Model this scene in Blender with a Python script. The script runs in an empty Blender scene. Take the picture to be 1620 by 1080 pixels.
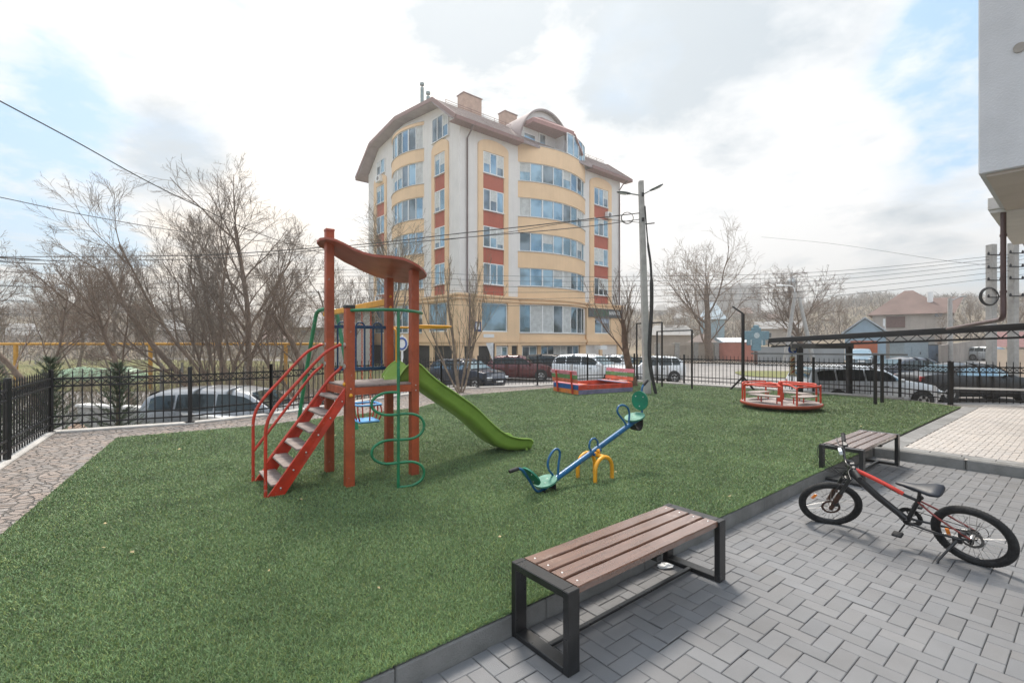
import bpy, bmesh, math, random
import numpy as np
from mathutils import Vector as V, Matrix as M3
R = math.radians
sc = bpy.context.scene
F = 762.0; EYE = 1.7          # focal length in photo pixels, eye height above the grey paving
# ---------------------------------------------------------------- camera
cd = bpy.data.cameras.new('camera'); cam = bpy.data.objects.new('camera', cd); sc.collection.objects.link(cam)
cam.location = (0, 0, EYE); cam.rotation_euler = (R(90), 0, 0)
cd.sensor_width = 36; cd.lens = 36*F/1620; cd.clip_start = .05; cd.clip_end = 3000
sc.camera = cam
# ---------------------------------------------------------------- sky, sun, exposure
SUN_EL, SUN_AZ = 60.0, -9.0     # azimuth from +Y towards +X
w = bpy.data.worlds.new('World'); sc.world = w; w.use_nodes = True
nt = w.node_tree; nt.nodes.clear()
def N(nt, t, **k):
    n = nt.nodes.new(t)
    for a, b in k.items():
        if a[0] == '_': n.inputs[a[1:].replace('_', ' ')].default_value = b
        else: setattr(n, a, b)
    return n
def math_node(nt, op, a, b=None, clamp=False):
    n = nt.nodes.new('ShaderNodeMath'); n.operation = op; n.use_clamp = clamp
    for i, x in enumerate((a, b)):
        if x is None: continue
        if isinstance(x, (int, float)): n.inputs[i].default_value = x
        else: nt.links.new(x, n.inputs[i])
    return n.outputs[0]
def mixc(nt, fac, a, b):
    n = nt.nodes.new('ShaderNodeMix'); n.data_type = 'RGBA'
    for i, x in ((0, fac), (6, a), (7, b)):
        if isinstance(x, (int, float)): n.inputs[i].default_value = x
        elif isinstance(x, tuple): n.inputs[i].default_value = (*x, 1) if len(x) == 3 else x
        else: nt.links.new(x, n.inputs[i])
    return n.outputs[2]
def ramp(nt, fac, stops):
    n = nt.nodes.new('ShaderNodeValToRGB'); nt.links.new(fac, n.inputs[0])
    e = n.color_ramp.elements
    while len(e) < len(stops): e.new(.5)
    for i, (p, c) in enumerate(stops):
        e[i].position = p; e[i].color = (c, c, c, 1) if isinstance(c, (int, float)) else (*c, 1)
    return n.outputs[0]
def build_world():
    sky = N(nt, 'ShaderNodeTexSky', sky_type='NISHITA', sun_disc=False, sun_elevation=R(SUN_EL), sun_rotation=R(SUN_AZ), air_density=1.0, dust_density=1.2, ozone_density=2.0)
    tc = N(nt, 'ShaderNodeTexCoord'); sep = N(nt, 'ShaderNodeSeparateXYZ'); nt.links.new(tc.outputs['Generated'], sep.inputs[0])
    z = math_node(nt, 'ADD', math_node(nt, 'MAXIMUM', sep.outputs[2], 0.0), .16)
    cx = math_node(nt, 'DIVIDE', sep.outputs[0], z); cy = math_node(nt, 'DIVIDE', sep.outputs[1], z)
    cmb = N(nt, 'ShaderNodeCombineXYZ'); nt.links.new(cx, cmb.inputs[0]); nt.links.new(cy, cmb.inputs[1])
    def noise(scale, detail, rough, off):
        mp = N(nt, 'ShaderNodeMapping'); mp.inputs['Location'].default_value = off; nt.links.new(cmb.outputs[0], mp.inputs[0])
        n = N(nt, 'ShaderNodeTexNoise', _Scale=scale, _Detail=detail, _Roughness=rough, _Distortion=.15); nt.links.new(mp.outputs[0], n.inputs[0]); return n.outputs[0]
    def blob(px, py, r0, r1):            # a patch of the sky round one direction
        d = V(((px-810)/F, 1, (540-py)/F)).normalized()
        dp = N(nt, 'ShaderNodeVectorMath', operation='DOT_PRODUCT'); nt.links.new(tc.outputs['Generated'], dp.inputs[0]); dp.inputs[1].default_value = d
        a = math_node(nt, 'ARCCOSINE', math_node(nt, 'MINIMUM', dp.outputs['Value'], 1.0))
        mr = N(nt, 'ShaderNodeMapRange', interpolation_type='SMOOTHSTEP'); nt.links.new(a, mr.inputs[0])
        mr.inputs[1].default_value = R(r0); mr.inputs[2].default_value = R(r1); mr.inputs[3].default_value = 1; mr.inputs[4].default_value = 0
        return mr.outputs[0]
    n1 = noise(.9, 9, .58, (3.1, 1.7, 0)); n2 = noise(2.0, 10, .62, (7.7, 2.2, .3))
    # openings where the blue shows
    m = math_node(nt, 'ADD', n1, math_node(nt, 'MULTIPLY', math_node(nt, 'SUBTRACT', n2, .5), .35))
    for (px, py, r0, r1, s) in SKY_BLUE: m = math_node(nt, 'SUBTRACT', m, math_node(nt, 'MULTIPLY', blob(px, py, r0, r1), s))
    for (px, py, r0, r1, s) in SKY_WHITE: m = math_node(nt, 'ADD', m, math_node(nt, 'MULTIPLY', blob(px, py, r0, r1), s))
    cover = ramp(nt, m, [(.42, 0.0), (.50, .7), (.60, 1.0)])
    # grey bellies of the clouds
    g = math_node(nt, 'ADD', n2, math_node(nt, 'MULTIPLY', math_node(nt, 'SUBTRACT', n1, .5), .5))
    gm = 0.0
    for (px, py, r0, r1, s) in SKY_GREY: gm = math_node(nt, 'ADD', gm, math_node(nt, 'MULTIPLY', blob(px, py, r0, r1), s))
    g = math_node(nt, 'ADD', g, gm)
    grey = ramp(nt, g, [(.54, 0.0), (.80, 1.0)])
    glow = blob(735, 165, 1, 30)
    white = mixc(nt, glow, (6.2, 6.25, 6.35), (9.2, 8.6, 7.8))
    white = mixc(nt, math_node(nt, 'MULTIPLY', blob(300, 480, 3, 26), .8), white, (7.6, 6.4, 5.1))
    def mr_(src, a, b, lo, hi):
        q = N(nt, 'ShaderNodeMapRange', interpolation_type='SMOOTHSTEP'); nt.links.new(src, q.inputs[0]); q.inputs[1].default_value = a; q.inputs[2].default_value = b; q.inputs[3].default_value = lo; q.inputs[4].default_value = hi; return q.outputs[0]
    # brightness added to the unseen sky overhead and behind the camera, to light the scene
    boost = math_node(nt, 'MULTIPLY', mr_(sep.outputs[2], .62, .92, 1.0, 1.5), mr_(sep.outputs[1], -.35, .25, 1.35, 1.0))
    cl = mixc(nt, grey, white, (3.1, 3.65, 4.15))
    skyc = N(nt, 'ShaderNodeVectorMath', operation='SCALE'); nt.links.new(sky.outputs[0], skyc.inputs[0]); skyc.inputs['Scale'].default_value = SKY_GAIN
    blue = mixc(nt, .75, skyc.outputs[0], (1.6, 3.2, 4.6))
    blue = mixc(nt, ramp(nt, noise(3.4, 9, .65, (1.3, 4.1, .7)), [(.46, 0.0), (.64, .8)]), blue, (5.6, 5.9, 6.1))
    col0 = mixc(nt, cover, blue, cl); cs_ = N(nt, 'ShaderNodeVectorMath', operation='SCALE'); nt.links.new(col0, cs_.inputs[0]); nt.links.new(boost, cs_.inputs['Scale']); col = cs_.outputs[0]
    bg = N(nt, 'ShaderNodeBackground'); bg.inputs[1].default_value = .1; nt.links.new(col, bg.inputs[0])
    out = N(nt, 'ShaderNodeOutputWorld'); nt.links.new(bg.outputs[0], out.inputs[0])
SKY_GAIN = 2.0
SKY_BLUE = [(1475, 125, 1, 10, .27), (1500, 210, 2, 9, .10), (250, 215, 2, 13, .14), (420, 100, 1, 9, .12), (60, 250, 3, 12, .13), (640, 20, 2, 10, .10), (1000, 90, 2, 10, .08)]
SKY_WHITE = [(1410, 195, 1, 4, .14), (810, 330, 25, 45, .16), (1250, 300, 5, 20, .15), (730, 170, 4, 14, .25), (90, 60, 3, 12, .10)]
SKY_GREY = [(900, 70, 4, 19, .30), (680, 10, 3, 14, .20), (1080, 60, 3, 14, .20), (280, 245, 1, 7, .26), (1430, 355, 1, 8, .16), (1180, 40, 3, 16, .12), (60, 40, 3, 12, .10)]
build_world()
sl = bpy.data.lights.new('sun', 'SUN'); sl.energy = 3.0; sl.angle = R(13); sl.color = (1, .92, .81)
so = bpy.data.objects.new('sun', sl); sc.collection.objects.link(so)
sd = V((math.sin(R(SUN_AZ))*math.cos(R(SUN_EL)), math.cos(R(SUN_AZ))*math.cos(R(SUN_EL)), math.sin(R(SUN_EL))))
so.rotation_euler = sd.to_track_quat('Z', 'Y').to_euler(); so.location = (0, 0, 40)
vs = sc.view_settings; vs.view_transform = 'Standard'; vs.look = 'None'; vs.gamma = 1; vs.exposure = 0.8
# ---------------------------------------------------------------- helpers
COL = sc.collection
def px(x, y, Y): return V(((x-810)/F*Y, Y, EYE-(y-540)/F*Y))          # pixel + distance -> point
def gp(x, y, z=0.0): Y = (EYE-z)*F/(y-540); return V(((x-810)/F*Y, Y, z))  # pixel on a level -> point
def lerp(a, b, t): return a+(b-a)*t
class MB:
    def __init__(s): s.v = []; s.f = []; s.s = []; s.m = []
    def add(s, vs, fs, smooth=False, mi=0):
        o = len(s.v); s.v += [tuple(p) for p in vs]; s.f += [tuple(i+o for i in f) for f in fs]; s.s += [smooth]*len(fs); s.m += [mi]*len(fs)
    def box(s, c, size, rot=None, bev=0, mi=0):
        hx, hy, hz = (d/2 for d in size); b = min(bev, hx*.9, hy*.9, hz*.9); P = []
        c = V(c)
        if b <= 0:
            P = [V((x*hx, y*hy, z*hz)) for x in (-1, 1) for y in (-1, 1) for z in (-1, 1)]
            fs = [(0, 1, 3, 2), (4, 6, 7, 5), (0, 4, 5, 1), (2, 3, 7, 6), (0, 2, 6, 4), (1, 5, 7, 3)]
        else:
            idx = {}
            for x in (-1, 1):
                for y in (-1, 1):
                    for z in (-1, 1):
                        for a in range(3):
                            h = [hx-b, hy-b, hz-b]; h[a] += b; idx[(x, y, z, a)] = len(P); P.append(V((x*h[0], y*h[1], z*h[2])))
            fs = []
            for a in range(3):
                o = [i for i in range(3) if i != a]
                for sg in (-1, 1):
                    q = []
                    for (p, r) in ((-1, -1), (1, -1), (1, 1), (-1, 1)):
                        k = [0, 0, 0]; k[a] = sg; k[o[0]] = p; k[o[1]] = r; q.append(idx[(*k, a)])
                    fs.append(q)
                for p in (-1, 1):
                    for r in (-1, 1):
                        k0 = [0]*3; k1 = [0]*3; k0[a] = -1; k1[a] = 1
                        for k in (k0, k1): k[o[0]] = p; k[o[1]] = r
                        fs.append([idx[(*k0, o[0])], idx[(*k1, o[0])], idx[(*k1, o[1])], idx[(*k0, o[1])]])
            for x in (-1, 1):
                for y in (-1, 1):
                    for z in (-1, 1): fs.append([idx[(x, y, z, a)] for a in range(3)])
            g = []
            for f in fs:
                n = (P[f[1]]-P[f[0]]).cross(P[f[2]]-P[f[1]]); m = sum((P[i] for i in f), V((0, 0, 0)))
                g.append(tuple(f) if n.dot(m) > 0 else tuple(reversed(f)))
            fs = g
        if rot is not None: P = [rot @ p for p in P]
        s.add([p+c for p in P], fs, mi=mi)
    def beam(s, p0, p1, w, h, up=(0, 0, 1), bev=0, mi=0):
        p0 = V(p0); p1 = V(p1); d = p1-p0; L = d.length
        if L < 1e-6: return
        x = d/L; u = V(up)
        if abs(x.dot(u.normalized())) > .98: u = V((1, 0, 0)) if abs(x.x) < .9 else V((0, 1, 0))
        y = u.cross(x).normalized(); z = x.cross(y)
        s.box((p0+p1)/2, (L, w, h), M3((x, y, z)).transposed(), bev, mi)
    def tube(s, pts, r, n=8, closed=False, caps=True, mi=0, flat=1.0):
        pts = [V(p) for p in pts]; k = len(pts)
        rs = r if isinstance(r, (list, tuple)) else [r]*k
        tang = []
        for i in range(k):
            if closed: t = pts[(i+1) % k]-pts[i-1]
            else: t = pts[min(i+1, k-1)]-pts[max(i-1, 0)]
            tang.append(t.normalized() if t.length > 1e-9 else V((0, 0, 1)))
        a = V((0, 0, 1)) if abs(tang[0].z) < .9 else V((1, 0, 0))
        u = a.cross(tang[0]).normalized(); vs = []
        for i in range(k):
            u = (u-tang[i]*u.dot(tang[i])).normalized(); v = tang[i].cross(u)
            for j in range(n):
                an = 2*math.pi*j/n; vs.append(pts[i]+u*(math.cos(an)*rs[i])+v*(math.sin(an)*rs[i]*flat))
        fs = []
        for i in range(k if closed else k-1):
            for j in range(n):
                a0 = i*n+j; a1 = i*n+(j+1) % n; b0 = ((i+1) % k)*n+j; b1 = ((i+1) % k)*n+(j+1) % n; fs.append((a0, a1, b1, b0))
        s.add(vs, fs, True, mi)
        if caps and not closed: s.add(vs[:n], [tuple(reversed(range(n)))], False, mi); s.add(vs[-n:], [tuple(range(n))], False, mi)
    def cyl(s, p0, p1, r, r2=None, n=16, mi=0): s.tube([p0, p1], [r, r if r2 is None else r2], n, mi=mi)
    def prism(s, pts, vec, mi=0, smooth=False):           # closed outline pushed along vec
        pts = [V(p) for p in pts]; vec = V(vec); n = len(pts)
        nrm = V((0, 0, 0))
        for i in range(n): nrm += pts[i].cross(pts[(i+1) % n])
        if nrm.dot(vec) < 0: pts.reverse()
        s.add(pts, [tuple(reversed(range(n)))], mi=mi); s.add([p+vec for p in pts], [tuple(range(n))], mi=mi)
        s.add(pts+[p+vec for p in pts], [(i, (i+1) % n, n+(i+1) % n, n+i) for i in range(n)], smooth, mi)
    def loft(s, rings, closed=True, caps=False, smooth=True, mi=0):
        n = len(rings[0]); vs = [p for r in rings for p in r]; fs = []
        for i in range(len(rings)-1):
            for j in range(n if closed else n-1):
                fs.append((i*n+j, i*n+(j+1) % n, (i+1)*n+(j+1) % n, (i+1)*n+j))
        s.add(vs, fs, smooth, mi)
        if caps: s.add(rings[0], [tuple(reversed(range(n)))], mi=mi); s.add(rings[-1], [tuple(range(n))], mi=mi)
    def ball(s, c, r, n=10, k=6, sc_=(1, 1, 1), mi=0):
        c = V(c); rings = []
        for i in range(k+1):
            th = math.pi*i/k; rings.append([c+V((r*sc_[0]*math.sin(th)*math.cos(2*math.pi*j/n), r*sc_[1]*math.sin(th)*math.sin(2*math.pi*j/n), -r*sc_[2]*math.cos(th))) for j in range(n)])
        s.loft(rings, mi=mi)
    def quad(s, a, b, c, d, mi=0): s.add([a, b, c, d], [(0, 1, 2, 3)], mi=mi)
    def build(s, name, mat, parent=None, label=None, bevel=0, **kw):
        me = bpy.data.meshes.new(name); me.from_pydata(s.v, [], s.f); me.validate()
        if len(me.polygons) == len(s.s): me.polygons.foreach_set('use_smooth', s.s); me.polygons.foreach_set('material_index', s.m)
        for m in (mat if isinstance(mat, (list, tuple)) else [mat]): me.materials.append(m)
        o = bpy.data.objects.new(name, me); COL.objects.link(o)
        if parent is not None: o.parent = parent
        if label: o['label'] = label
        if bevel:
            b = o.modifiers.new('bevel', 'BEVEL'); b.width = bevel; b.segments = 2; b.limit_method = 'ANGLE'
        return o
def thing(name, label, cat, loc=(0, 0, 0), rz=0, group=None, rot=None):
    o = bpy.data.objects.new(name, None); COL.objects.link(o); o.empty_display_size = .3
    o.location = loc; o.rotation_euler = rot if rot else (0, 0, rz)
    o['label'] = label; o['category'] = cat
    if group: o['group'] = group
    return o
def tag(o, label, cat, group=None):
    o['label'] = label; o['category'] = cat
    if group: o['group'] = group
    return o
def struct(name, mb, mat, kind='structure', **k):
    o = mb.build(name, mat, **k); o['kind'] = kind; return o
def children(o): return [c for c in bpy.data.objects if c.parent == o]
def copy_tree(o, loc=None, rz=None, scale=None, label=None, parent=None):
    c = o.copy(); COL.objects.link(c); c.parent = parent
    if loc is not None: c.location = loc
    if rz is not None: c.rotation_euler = (0, 0, rz)
    if scale is not None: c.scale = scale if isinstance(scale, tuple) else (scale,)*3
    if label: c['label'] = label
    for ch in children(o): copy_tree(ch, parent=c)
    return c
def spline(pts, n=6, closed=False):
    pts = [V(p) for p in pts]; k = len(pts); out = []
    for i in range(k if closed else k-1):
        if closed: a, b, c, d = pts[i-1], pts[i], pts[(i+1) % k], pts[(i+2) % k]
        else: a = pts[i-1] if i else pts[0]*2-pts[1]; b = pts[i]; c = pts[i+1]; d = pts[i+2] if i+2 < k else pts[-1]*2-pts[-2]
        for j in range(n):
            t = j/n; out.append(.5*((2*b)+(c-a)*t+(2*a-5*b+4*c-d)*t*t+(3*b-a-3*c+d)*t*t*t))
    if not closed: out.append(pts[-1])
    return out
MATS = {}
def mat(name, col, rough=.6, metal=0.0, var=.12, scale=6.0, bump=0.0, bscale=60.0, col2=None, spec=.5, coat=0.0, streak=0.0, coord='Object', attr=None, chips=0.0, chipc=(.30, .27, .24)):
    if name in MATS: return MATS[name]
    m = bpy.data.materials.new(name); m.use_nodes = True; t = m.node_tree; b = t.nodes['Principled BSDF']
    b.inputs['Roughness'].default_value = rough; b.inputs['Metallic'].default_value = metal
    b.inputs['Specular IOR Level'].default_value = spec; b.inputs['Coat Weight'].default_value = coat; b.inputs['Coat Roughness'].default_value = .08
    tc = N(t, 'ShaderNodeTexCoord'); geo = N(t, 'ShaderNodeNewGeometry')
    crd = geo.outputs['Position'] if coord == 'World' else tc.outputs['Object']
    n = N(t, 'ShaderNodeTexNoise', _Scale=scale, _Detail=6, _Roughness=.62); t.links.new(crd, n.inputs[0])
    c2 = col2 if col2 else tuple(x*(1-var*2.2) for x in col)
    c1 = tuple(min(1, x*(1+var*.6)) for x in col)
    fac = ramp(t, n.outputs[0], [(.32, 0), (.68, 1)])
    out = mixc(t, fac, c1, c2)
    if streak:
        mp = N(t, 'ShaderNodeMapping'); mp.inputs['Scale'].default_value = (3, 3, .12); t.links.new(crd, mp.inputs[0])
        ns = N(t, 'ShaderNodeTexNoise', _Scale=1.6, _Detail=5); t.links.new(mp.outputs[0], ns.inputs[0])
        sf = ramp(t, ns.outputs[0], [(.5, 0), (.8, streak)])
        out = mixc(t, sf, out, tuple(x*.55 for x in col))
    if chips:
        nc = N(t, 'ShaderNodeTexNoise', _Scale=17, _Detail=9, _Roughness=.7); t.links.new(crd, nc.inputs[0])
        out = mixc(t, ramp(t, nc.outputs[0], [(.66-.06*chips, 0), (.70-.06*chips, .85)]), out, chipc)
        nd = N(t, 'ShaderNodeTexNoise', _Scale=2.6, _Detail=6, _Roughness=.6); t.links.new(crd, nd.inputs[0])
        out = mixc(t, ramp(t, nd.outputs[0], [(.45, 0), (.75, .35)]), out, tuple(x*.55+.02 for x in col))
    if attr:
        at = N(t, 'ShaderNodeAttribute', attribute_name=attr); n2 = N(t, 'ShaderNodeVectorMath', operation='MULTIPLY'); t.links.new(out, n2.inputs[0]); t.links.new(at.outputs['Color'], n2.inputs[1]); out = n2.outputs[0]
    t.links.new(out, b.inputs['Base Color'])
    rr = math_node(t, 'ADD', math_node(t, 'MULTIPLY', n.outputs[0], .25), rough-.12, True); t.links.new(rr, b.inputs['Roughness'])
    if bump:
        nb = N(t, 'ShaderNodeTexNoise', _Scale=bscale, _Detail=5); t.links.new(crd, nb.inputs[0])
        bp = N(t, 'ShaderNodeBump', _Strength=bump, _Distance=.02); t.links.new(nb.outputs[0], bp.inputs['Height']); t.links.new(bp.outputs[0], b.inputs['Normal'])
    MATS[name] = m; return m
def srgb(r, g, b):
    f = lambda c: (c/255/12.92) if c/255 <= .04045 else ((c/255+.055)/1.055)**2.4
    return (f(r), f(g), f(b))
def glass(name, tint=(.30, .46, .56), mix=.5, dark=(.03, .045, .055), rough=.04, light=1.0):
    if name in MATS: return MATS[name]
    m = bpy.data.materials.new(name); m.use_nodes = True; t = m.node_tree; t.nodes.clear()
    geo = N(t, 'ShaderNodeNewGeometry')
    g = N(t, 'ShaderNodeBsdfGlossy'); g.inputs['Roughness'].default_value = rough; g.inputs['Color'].default_value = (*tint, 1)
    d = N(t, 'ShaderNodeBsdfDiffuse')
    n = N(t, 'ShaderNodeTexNoise', _Scale=.55, _Detail=2); t.links.new(geo.outputs['Position'], n.inputs[0])
    dc = mixc(t, ramp(t, n.outputs[0], [(.42, 0), (.60, 1)]), dark, tuple(min(1, x*(1+5*light)+.06*light) for x in dark)); t.links.new(dc, d.inputs['Color'])
    nb = N(t, 'ShaderNodeTexNoise', _Scale=1.3, _Detail=1); t.links.new(geo.outputs['Position'], nb.inputs[0])
    bp = N(t, 'ShaderNodeBump', _Strength=.025, _Distance=.3); t.links.new(nb.outputs[0], bp.inputs['Height']); t.links.new(bp.outputs[0], g.inputs['Normal'])
    fr = N(t, 'ShaderNodeFresnel', _IOR=1.5); mx = N(t, 'ShaderNodeMixShader')
    f = math_node(t, 'ADD', math_node(t, 'MULTIPLY', fr.outputs[0], 1-mix), mix, True)
    t.links.new(f, mx.inputs[0]); t.links.new(d.outputs[0], mx.inputs[1]); t.links.new(g.outputs[0], mx.inputs[2])
    o = N(t, 'ShaderNodeOutputMaterial'); t.links.new(mx.outputs[0], o.inputs[0]); MATS[name] = m; return m
def text_mesh(body, size, mat_, parent, loc, rot, name='lettering', depth=.004, align='CENTER', sx=1.0):
    cu = bpy.data.curves.new(name, 'FONT'); cu.body = body; cu.size = size; cu.extrude = depth; cu.align_x = align; cu.align_y = 'CENTER'; cu.offset = .004*size*2
    t = bpy.data.objects.new('t', cu); COL.objects.link(t); bpy.context.view_layer.update()
    me = bpy.data.meshes.new_from_object(t.evaluated_get(bpy.context.evaluated_depsgraph_get())); bpy.data.objects.remove(t)
    me.materials.clear(); me.materials.append(mat_); me.name = name
    o = bpy.data.objects.new(name, me); COL.objects.link(o); o.parent = parent; o.location = loc; o.rotation_euler = rot; o.scale = (sx, 1, 1); return o
# directions of the courtyard: U runs along the kerb, W across it towards the turf
ANG = math.atan2(.631, .776)
U = V((math.cos(ANG), math.sin(ANG), 0)); W = V((-math.sin(ANG), math.cos(ANG), 0))
HAZE = .0021
ZT = .14                        # level of the turf, the stone path and the pale terrace
# ---------------------------------------------------------------- materials
m_black = mat('black_metal', (.018, .018, .02), .42, .3, .2, 9, .05, 200)
m_turf_base = mat('turf_backing', (.062, .090, .038), .95, 0, .3, 3, .5, 90, coord='World')
m_conc = mat('concrete', (.36, .35, .33), .85, 0, .14, 5, .35, 90, coord='World')
m_kerb = mat('kerb_concrete', (.21, .21, .205), .85, 0, .16, 3.5, .4, 120, coord='World', col2=(.14, .14, .135))
m_white = mat('white_paint', (.80, .80, .79), .45, 0, .05)
m_asph = mat('asphalt', (.27, .25, .24), .9, 0, .18, 1.2, .4, 60, coord='World', col2=(.19, .18, .172))
# ================================================================ GROUND
rng = np.random.default_rng(7)
def ss(a, b, x):
    t = np.clip((x-a)/(b-a), 0, 1); return t*t*(3-2*t)
def T(x, y):
    x = np.asarray(x, float); y = np.asarray(y, float); r = np.hypot(x, y)
    z = -.6-.35*ss(1, 6, -x)*(1-ss(24, 42, y))+.012*np.maximum(0, y-30)*ss(5, 25, x)
    az = np.arctan2(x, y)
    amp = 13.5+2.5*ss(.1, .5, az)-2*ss(.7, 1.0, az)+2.0*np.sin(az*9+1)+1.2*np.sin(az*23)+.6*np.sin(az*61)
    z = z+ss(62, 280, r)*amp+ss(60, 160, r)*(np.sin(x*.06+2)*np.cos(y*.045)*1.3)
    z = z-ss(300, 700, r)*20
    return z
def Tz(x, y): return float(T(x, y))
def terrain():
    na = 240; rad = [0.0]+list(np.geomspace(3, 1400, 90)); vs = [(0, 0, Tz(0, 0)-.1)]; fs = []
    for r in rad[1:]:
        for j in range(na):
            a = 2*math.pi*j/na; x = r*math.sin(a); y = r*math.cos(a); vs.append((x, y, Tz(x, y)-.03))
    for j in range(na): fs.append((0, 1+(j+1) % na, 1+j))
    for i in range(len(rad)-2):
        for j in range(na):
            a = 1+i*na+j; b = 1+i*na+(j+1) % na; fs.append((a, b, b+na, a+na))
    mb = MB(); mb.add(vs, fs, True)
    m = mat('dry_earth', (.20, .155, .11), .95, 0, .25, .08, .6, 3, coord='World', col2=(.12, .105, .06))
    struct('ground', mb, m)
terrain()
def sheet(name, poly_fn, m, dz, x0, x1, y0, y1, step=2.0):
    mb = MB(); nx = int((x1-x0)/step); ny = int((y1-y0)/step); vs = [(lerp(x0, x1, i/nx), lerp(y0, y1, j/ny), 0) for i in range(nx+1) for j in range(ny+1)]
    vs = [(x, y, Tz(x, y)+dz) for x, y, _ in vs]; fs = [(i*(ny+1)+j, (i+1)*(ny+1)+j, (i+1)*(ny+1)+j+1, i*(ny+1)+j+1) for i in range(nx) for j in range(ny)]
    mb.add(vs, fs, True); return struct(name, mb, m)
sheet('street', None, m_asph, .004, -46, 60, 9.5, 62)
def patch(name, pts, m, dz=.012, kind='structure', n=14):
    cx = sum(p[0] for p in pts)/len(pts); cy = sum(p[1] for p in pts)/len(pts); ring = [V((a, b, 0)) for a, b in pts]; ring = spline(ring, 5, True)
    mb = MB(); rings = []
    for k in range(1, n+1): rings.append([V((lerp(cx, p.x, k/n), lerp(cy, p.y, k/n), 0)) for p in ring])
    rings = [[V((p.x, p.y, Tz(p.x, p.y)+dz)) for p in r] for r in rings]
    mb.loft(rings); mb.add([(cx, cy, Tz(cx, cy)+dz)]+rings[0], [(0, i+1, (i+1) % len(ring)+1) for i in range(len(ring))], True)
    return struct(name, mb, m, kind)
m_grass = mat('rough_grass', (.11, .13, .035), .95, 0, .3, .5, .8, 8, coord='World', col2=(.17, .14, .06))
patch('grass_verge', [(-48, 27), (-30, 25.5), (-16, 25.5), (-9, 28), (-6, 40), (-14, 52), (-50, 56)], m_grass, .05)
patch('grass_median', [(15.5, 31), (20, 29.5), (24, 30.5), (22, 35), (17, 36)], m_grass, .05)
patch('dirt_verge', [(10, 48), (22, 46.5), (40, 45), (40, 53), (22, 54), (10, 54)], mat('dirt', (.23, .19, .15), .95, 0, .2, .6, .5, 10, coord='World'), .04)
# kerb line reference and yard outlines
K = V((2.234, 4.60, 0))
def kl(s, wv=0.0, z=0.0): p = K+U*s+W*wv; return V((p.x, p.y, z))
Q = kl(4.01); D2 = V((.66, -.75, 0)).normalized()
FENCE = [(-4.0, 2.4), (-7.9, 8.25), (-6.15, 9.2), (-5.15, 10.3), (-2.3, 15.7), (-1.15, 16.35), (.9, 17.05), (2.9, 18.5), (4.9, 19.3), (10.75, 13.35), (10.85, 11.95)]
TURF = [tuple(kl(-7.5, .012))[:2], tuple(kl(10.9, .012))[:2], (10.6, 12.6), (9.3, 14.3), (7.1, 16.6), (5.0, 18.55), (3.0, 17.3), (1.39, 16.25), (-1.41, 13.98), (-2.22, 11.43), (-4.75, 8.95), (-6.44, 7.85), (-4.13, 3.885), (-3.5, 2.8), (-4.9, 0.4)]
def flat(name, pts, z, m, thick=.0, parent=None):
    mb = MB(); n = len(pts); P = [V((a, b, z)) for a, b in pts]
    from mathutils.geometry import tessellate_polygon
    for tri in tessellate_polygon([P]):
        q = [P[i] for i in tri]
        if (q[1]-q[0]).cross(q[2]-q[0]).z < 0: q.reverse()
        mb.add(q, [(0, 1, 2)])
    return struct(name, mb, m)
flat('turf', TURF, ZT-.002, m_turf_base)
# stone path: irregular flags
def stone_material():
    m = bpy.data.materials.new('flagstone'); m.use_nodes = True; t = m.node_tree; b = t.nodes['Principled BSDF']
    geo = N(t, 'ShaderNodeNewGeometry'); mp = N(t, 'ShaderNodeMapping'); mp.inputs['Scale'].default_value = (2.2, 3.1, 1); mp.inputs['Rotation'].default_value = (0, 0, .5)
    ns = N(t, 'ShaderNodeTexNoise', _Scale=1.4, _Detail=3); t.links.new(geo.outputs['Position'], ns.inputs[0])
    ad = N(t, 'ShaderNodeVectorMath', operation='MULTIPLY_ADD'); t.links.new(ns.outputs['Color'], ad.inputs[0]); ad.inputs[1].default_value = (.35, .35, 0); t.links.new(geo.outputs['Position'], ad.inputs[2])
    t.links.new(ad.outputs[0], mp.inputs[0])
    v1 = N(t, 'ShaderNodeTexVoronoi', feature='DISTANCE_TO_EDGE', _Scale=3.9); v2 = N(t, 'ShaderNodeTexVoronoi', _Scale=3.9)
    t.links.new(mp.outputs[0], v1.inputs[0]); t.links.new(mp.outputs[0], v2.inputs[0])
    gap = ramp(t, v1.outputs['Distance'], [(.02, 0), (.10, 1)])
    sx = N(t, 'ShaderNodeSeparateColor'); t.links.new(v2.outputs['Color'], sx.inputs[0])
    c = mixc(t, sx.outputs[0], (.31, .285, .27), (.225, .21, .205)); c = mixc(t, math_node(t, 'MULTIPLY', sx.outputs[1], .5), c, (.38, .26, .19))
    n = N(t, 'ShaderNodeTexNoise', _Scale=9, _Detail=8, _Roughness=.7); t.links.new(geo.outputs['Position'], n.inputs[0])
    c = mixc(t, ramp(t, n.outputs[0], [(.35, .55), (.65, 0)]), c, (.19, .165, .145))
    c = mixc(t, gap, (.17, .15, .135), c)
    t.links.new(c, b.inputs['Base Color']); b.inputs['Roughness'].default_value = .85
    h = math_node(t, 'ADD', gap, math_node(t, 'MULTIPLY', n.outputs[0], .9)); h = math_node(t, 'ADD', h, sx.outputs[2])
    bp = N(t, 'ShaderNodeBump', _Strength=1, _Distance=.035); t.links.new(h, bp.inputs['Height']); t.links.new(bp.outputs[0], b.inputs['Normal'])
    return m
STONE = FENCE[:10]+[(10.85, 11.95), (10.9, 11.7), tuple(kl(10.9, -.02))[:2], tuple(kl(2, .4))[:2], tuple(kl(-3, .4))[:2], (-3.0, -.5), (-6.0, -.5)]
flat('stone_path', STONE, ZT-.012, stone_material())
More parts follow.
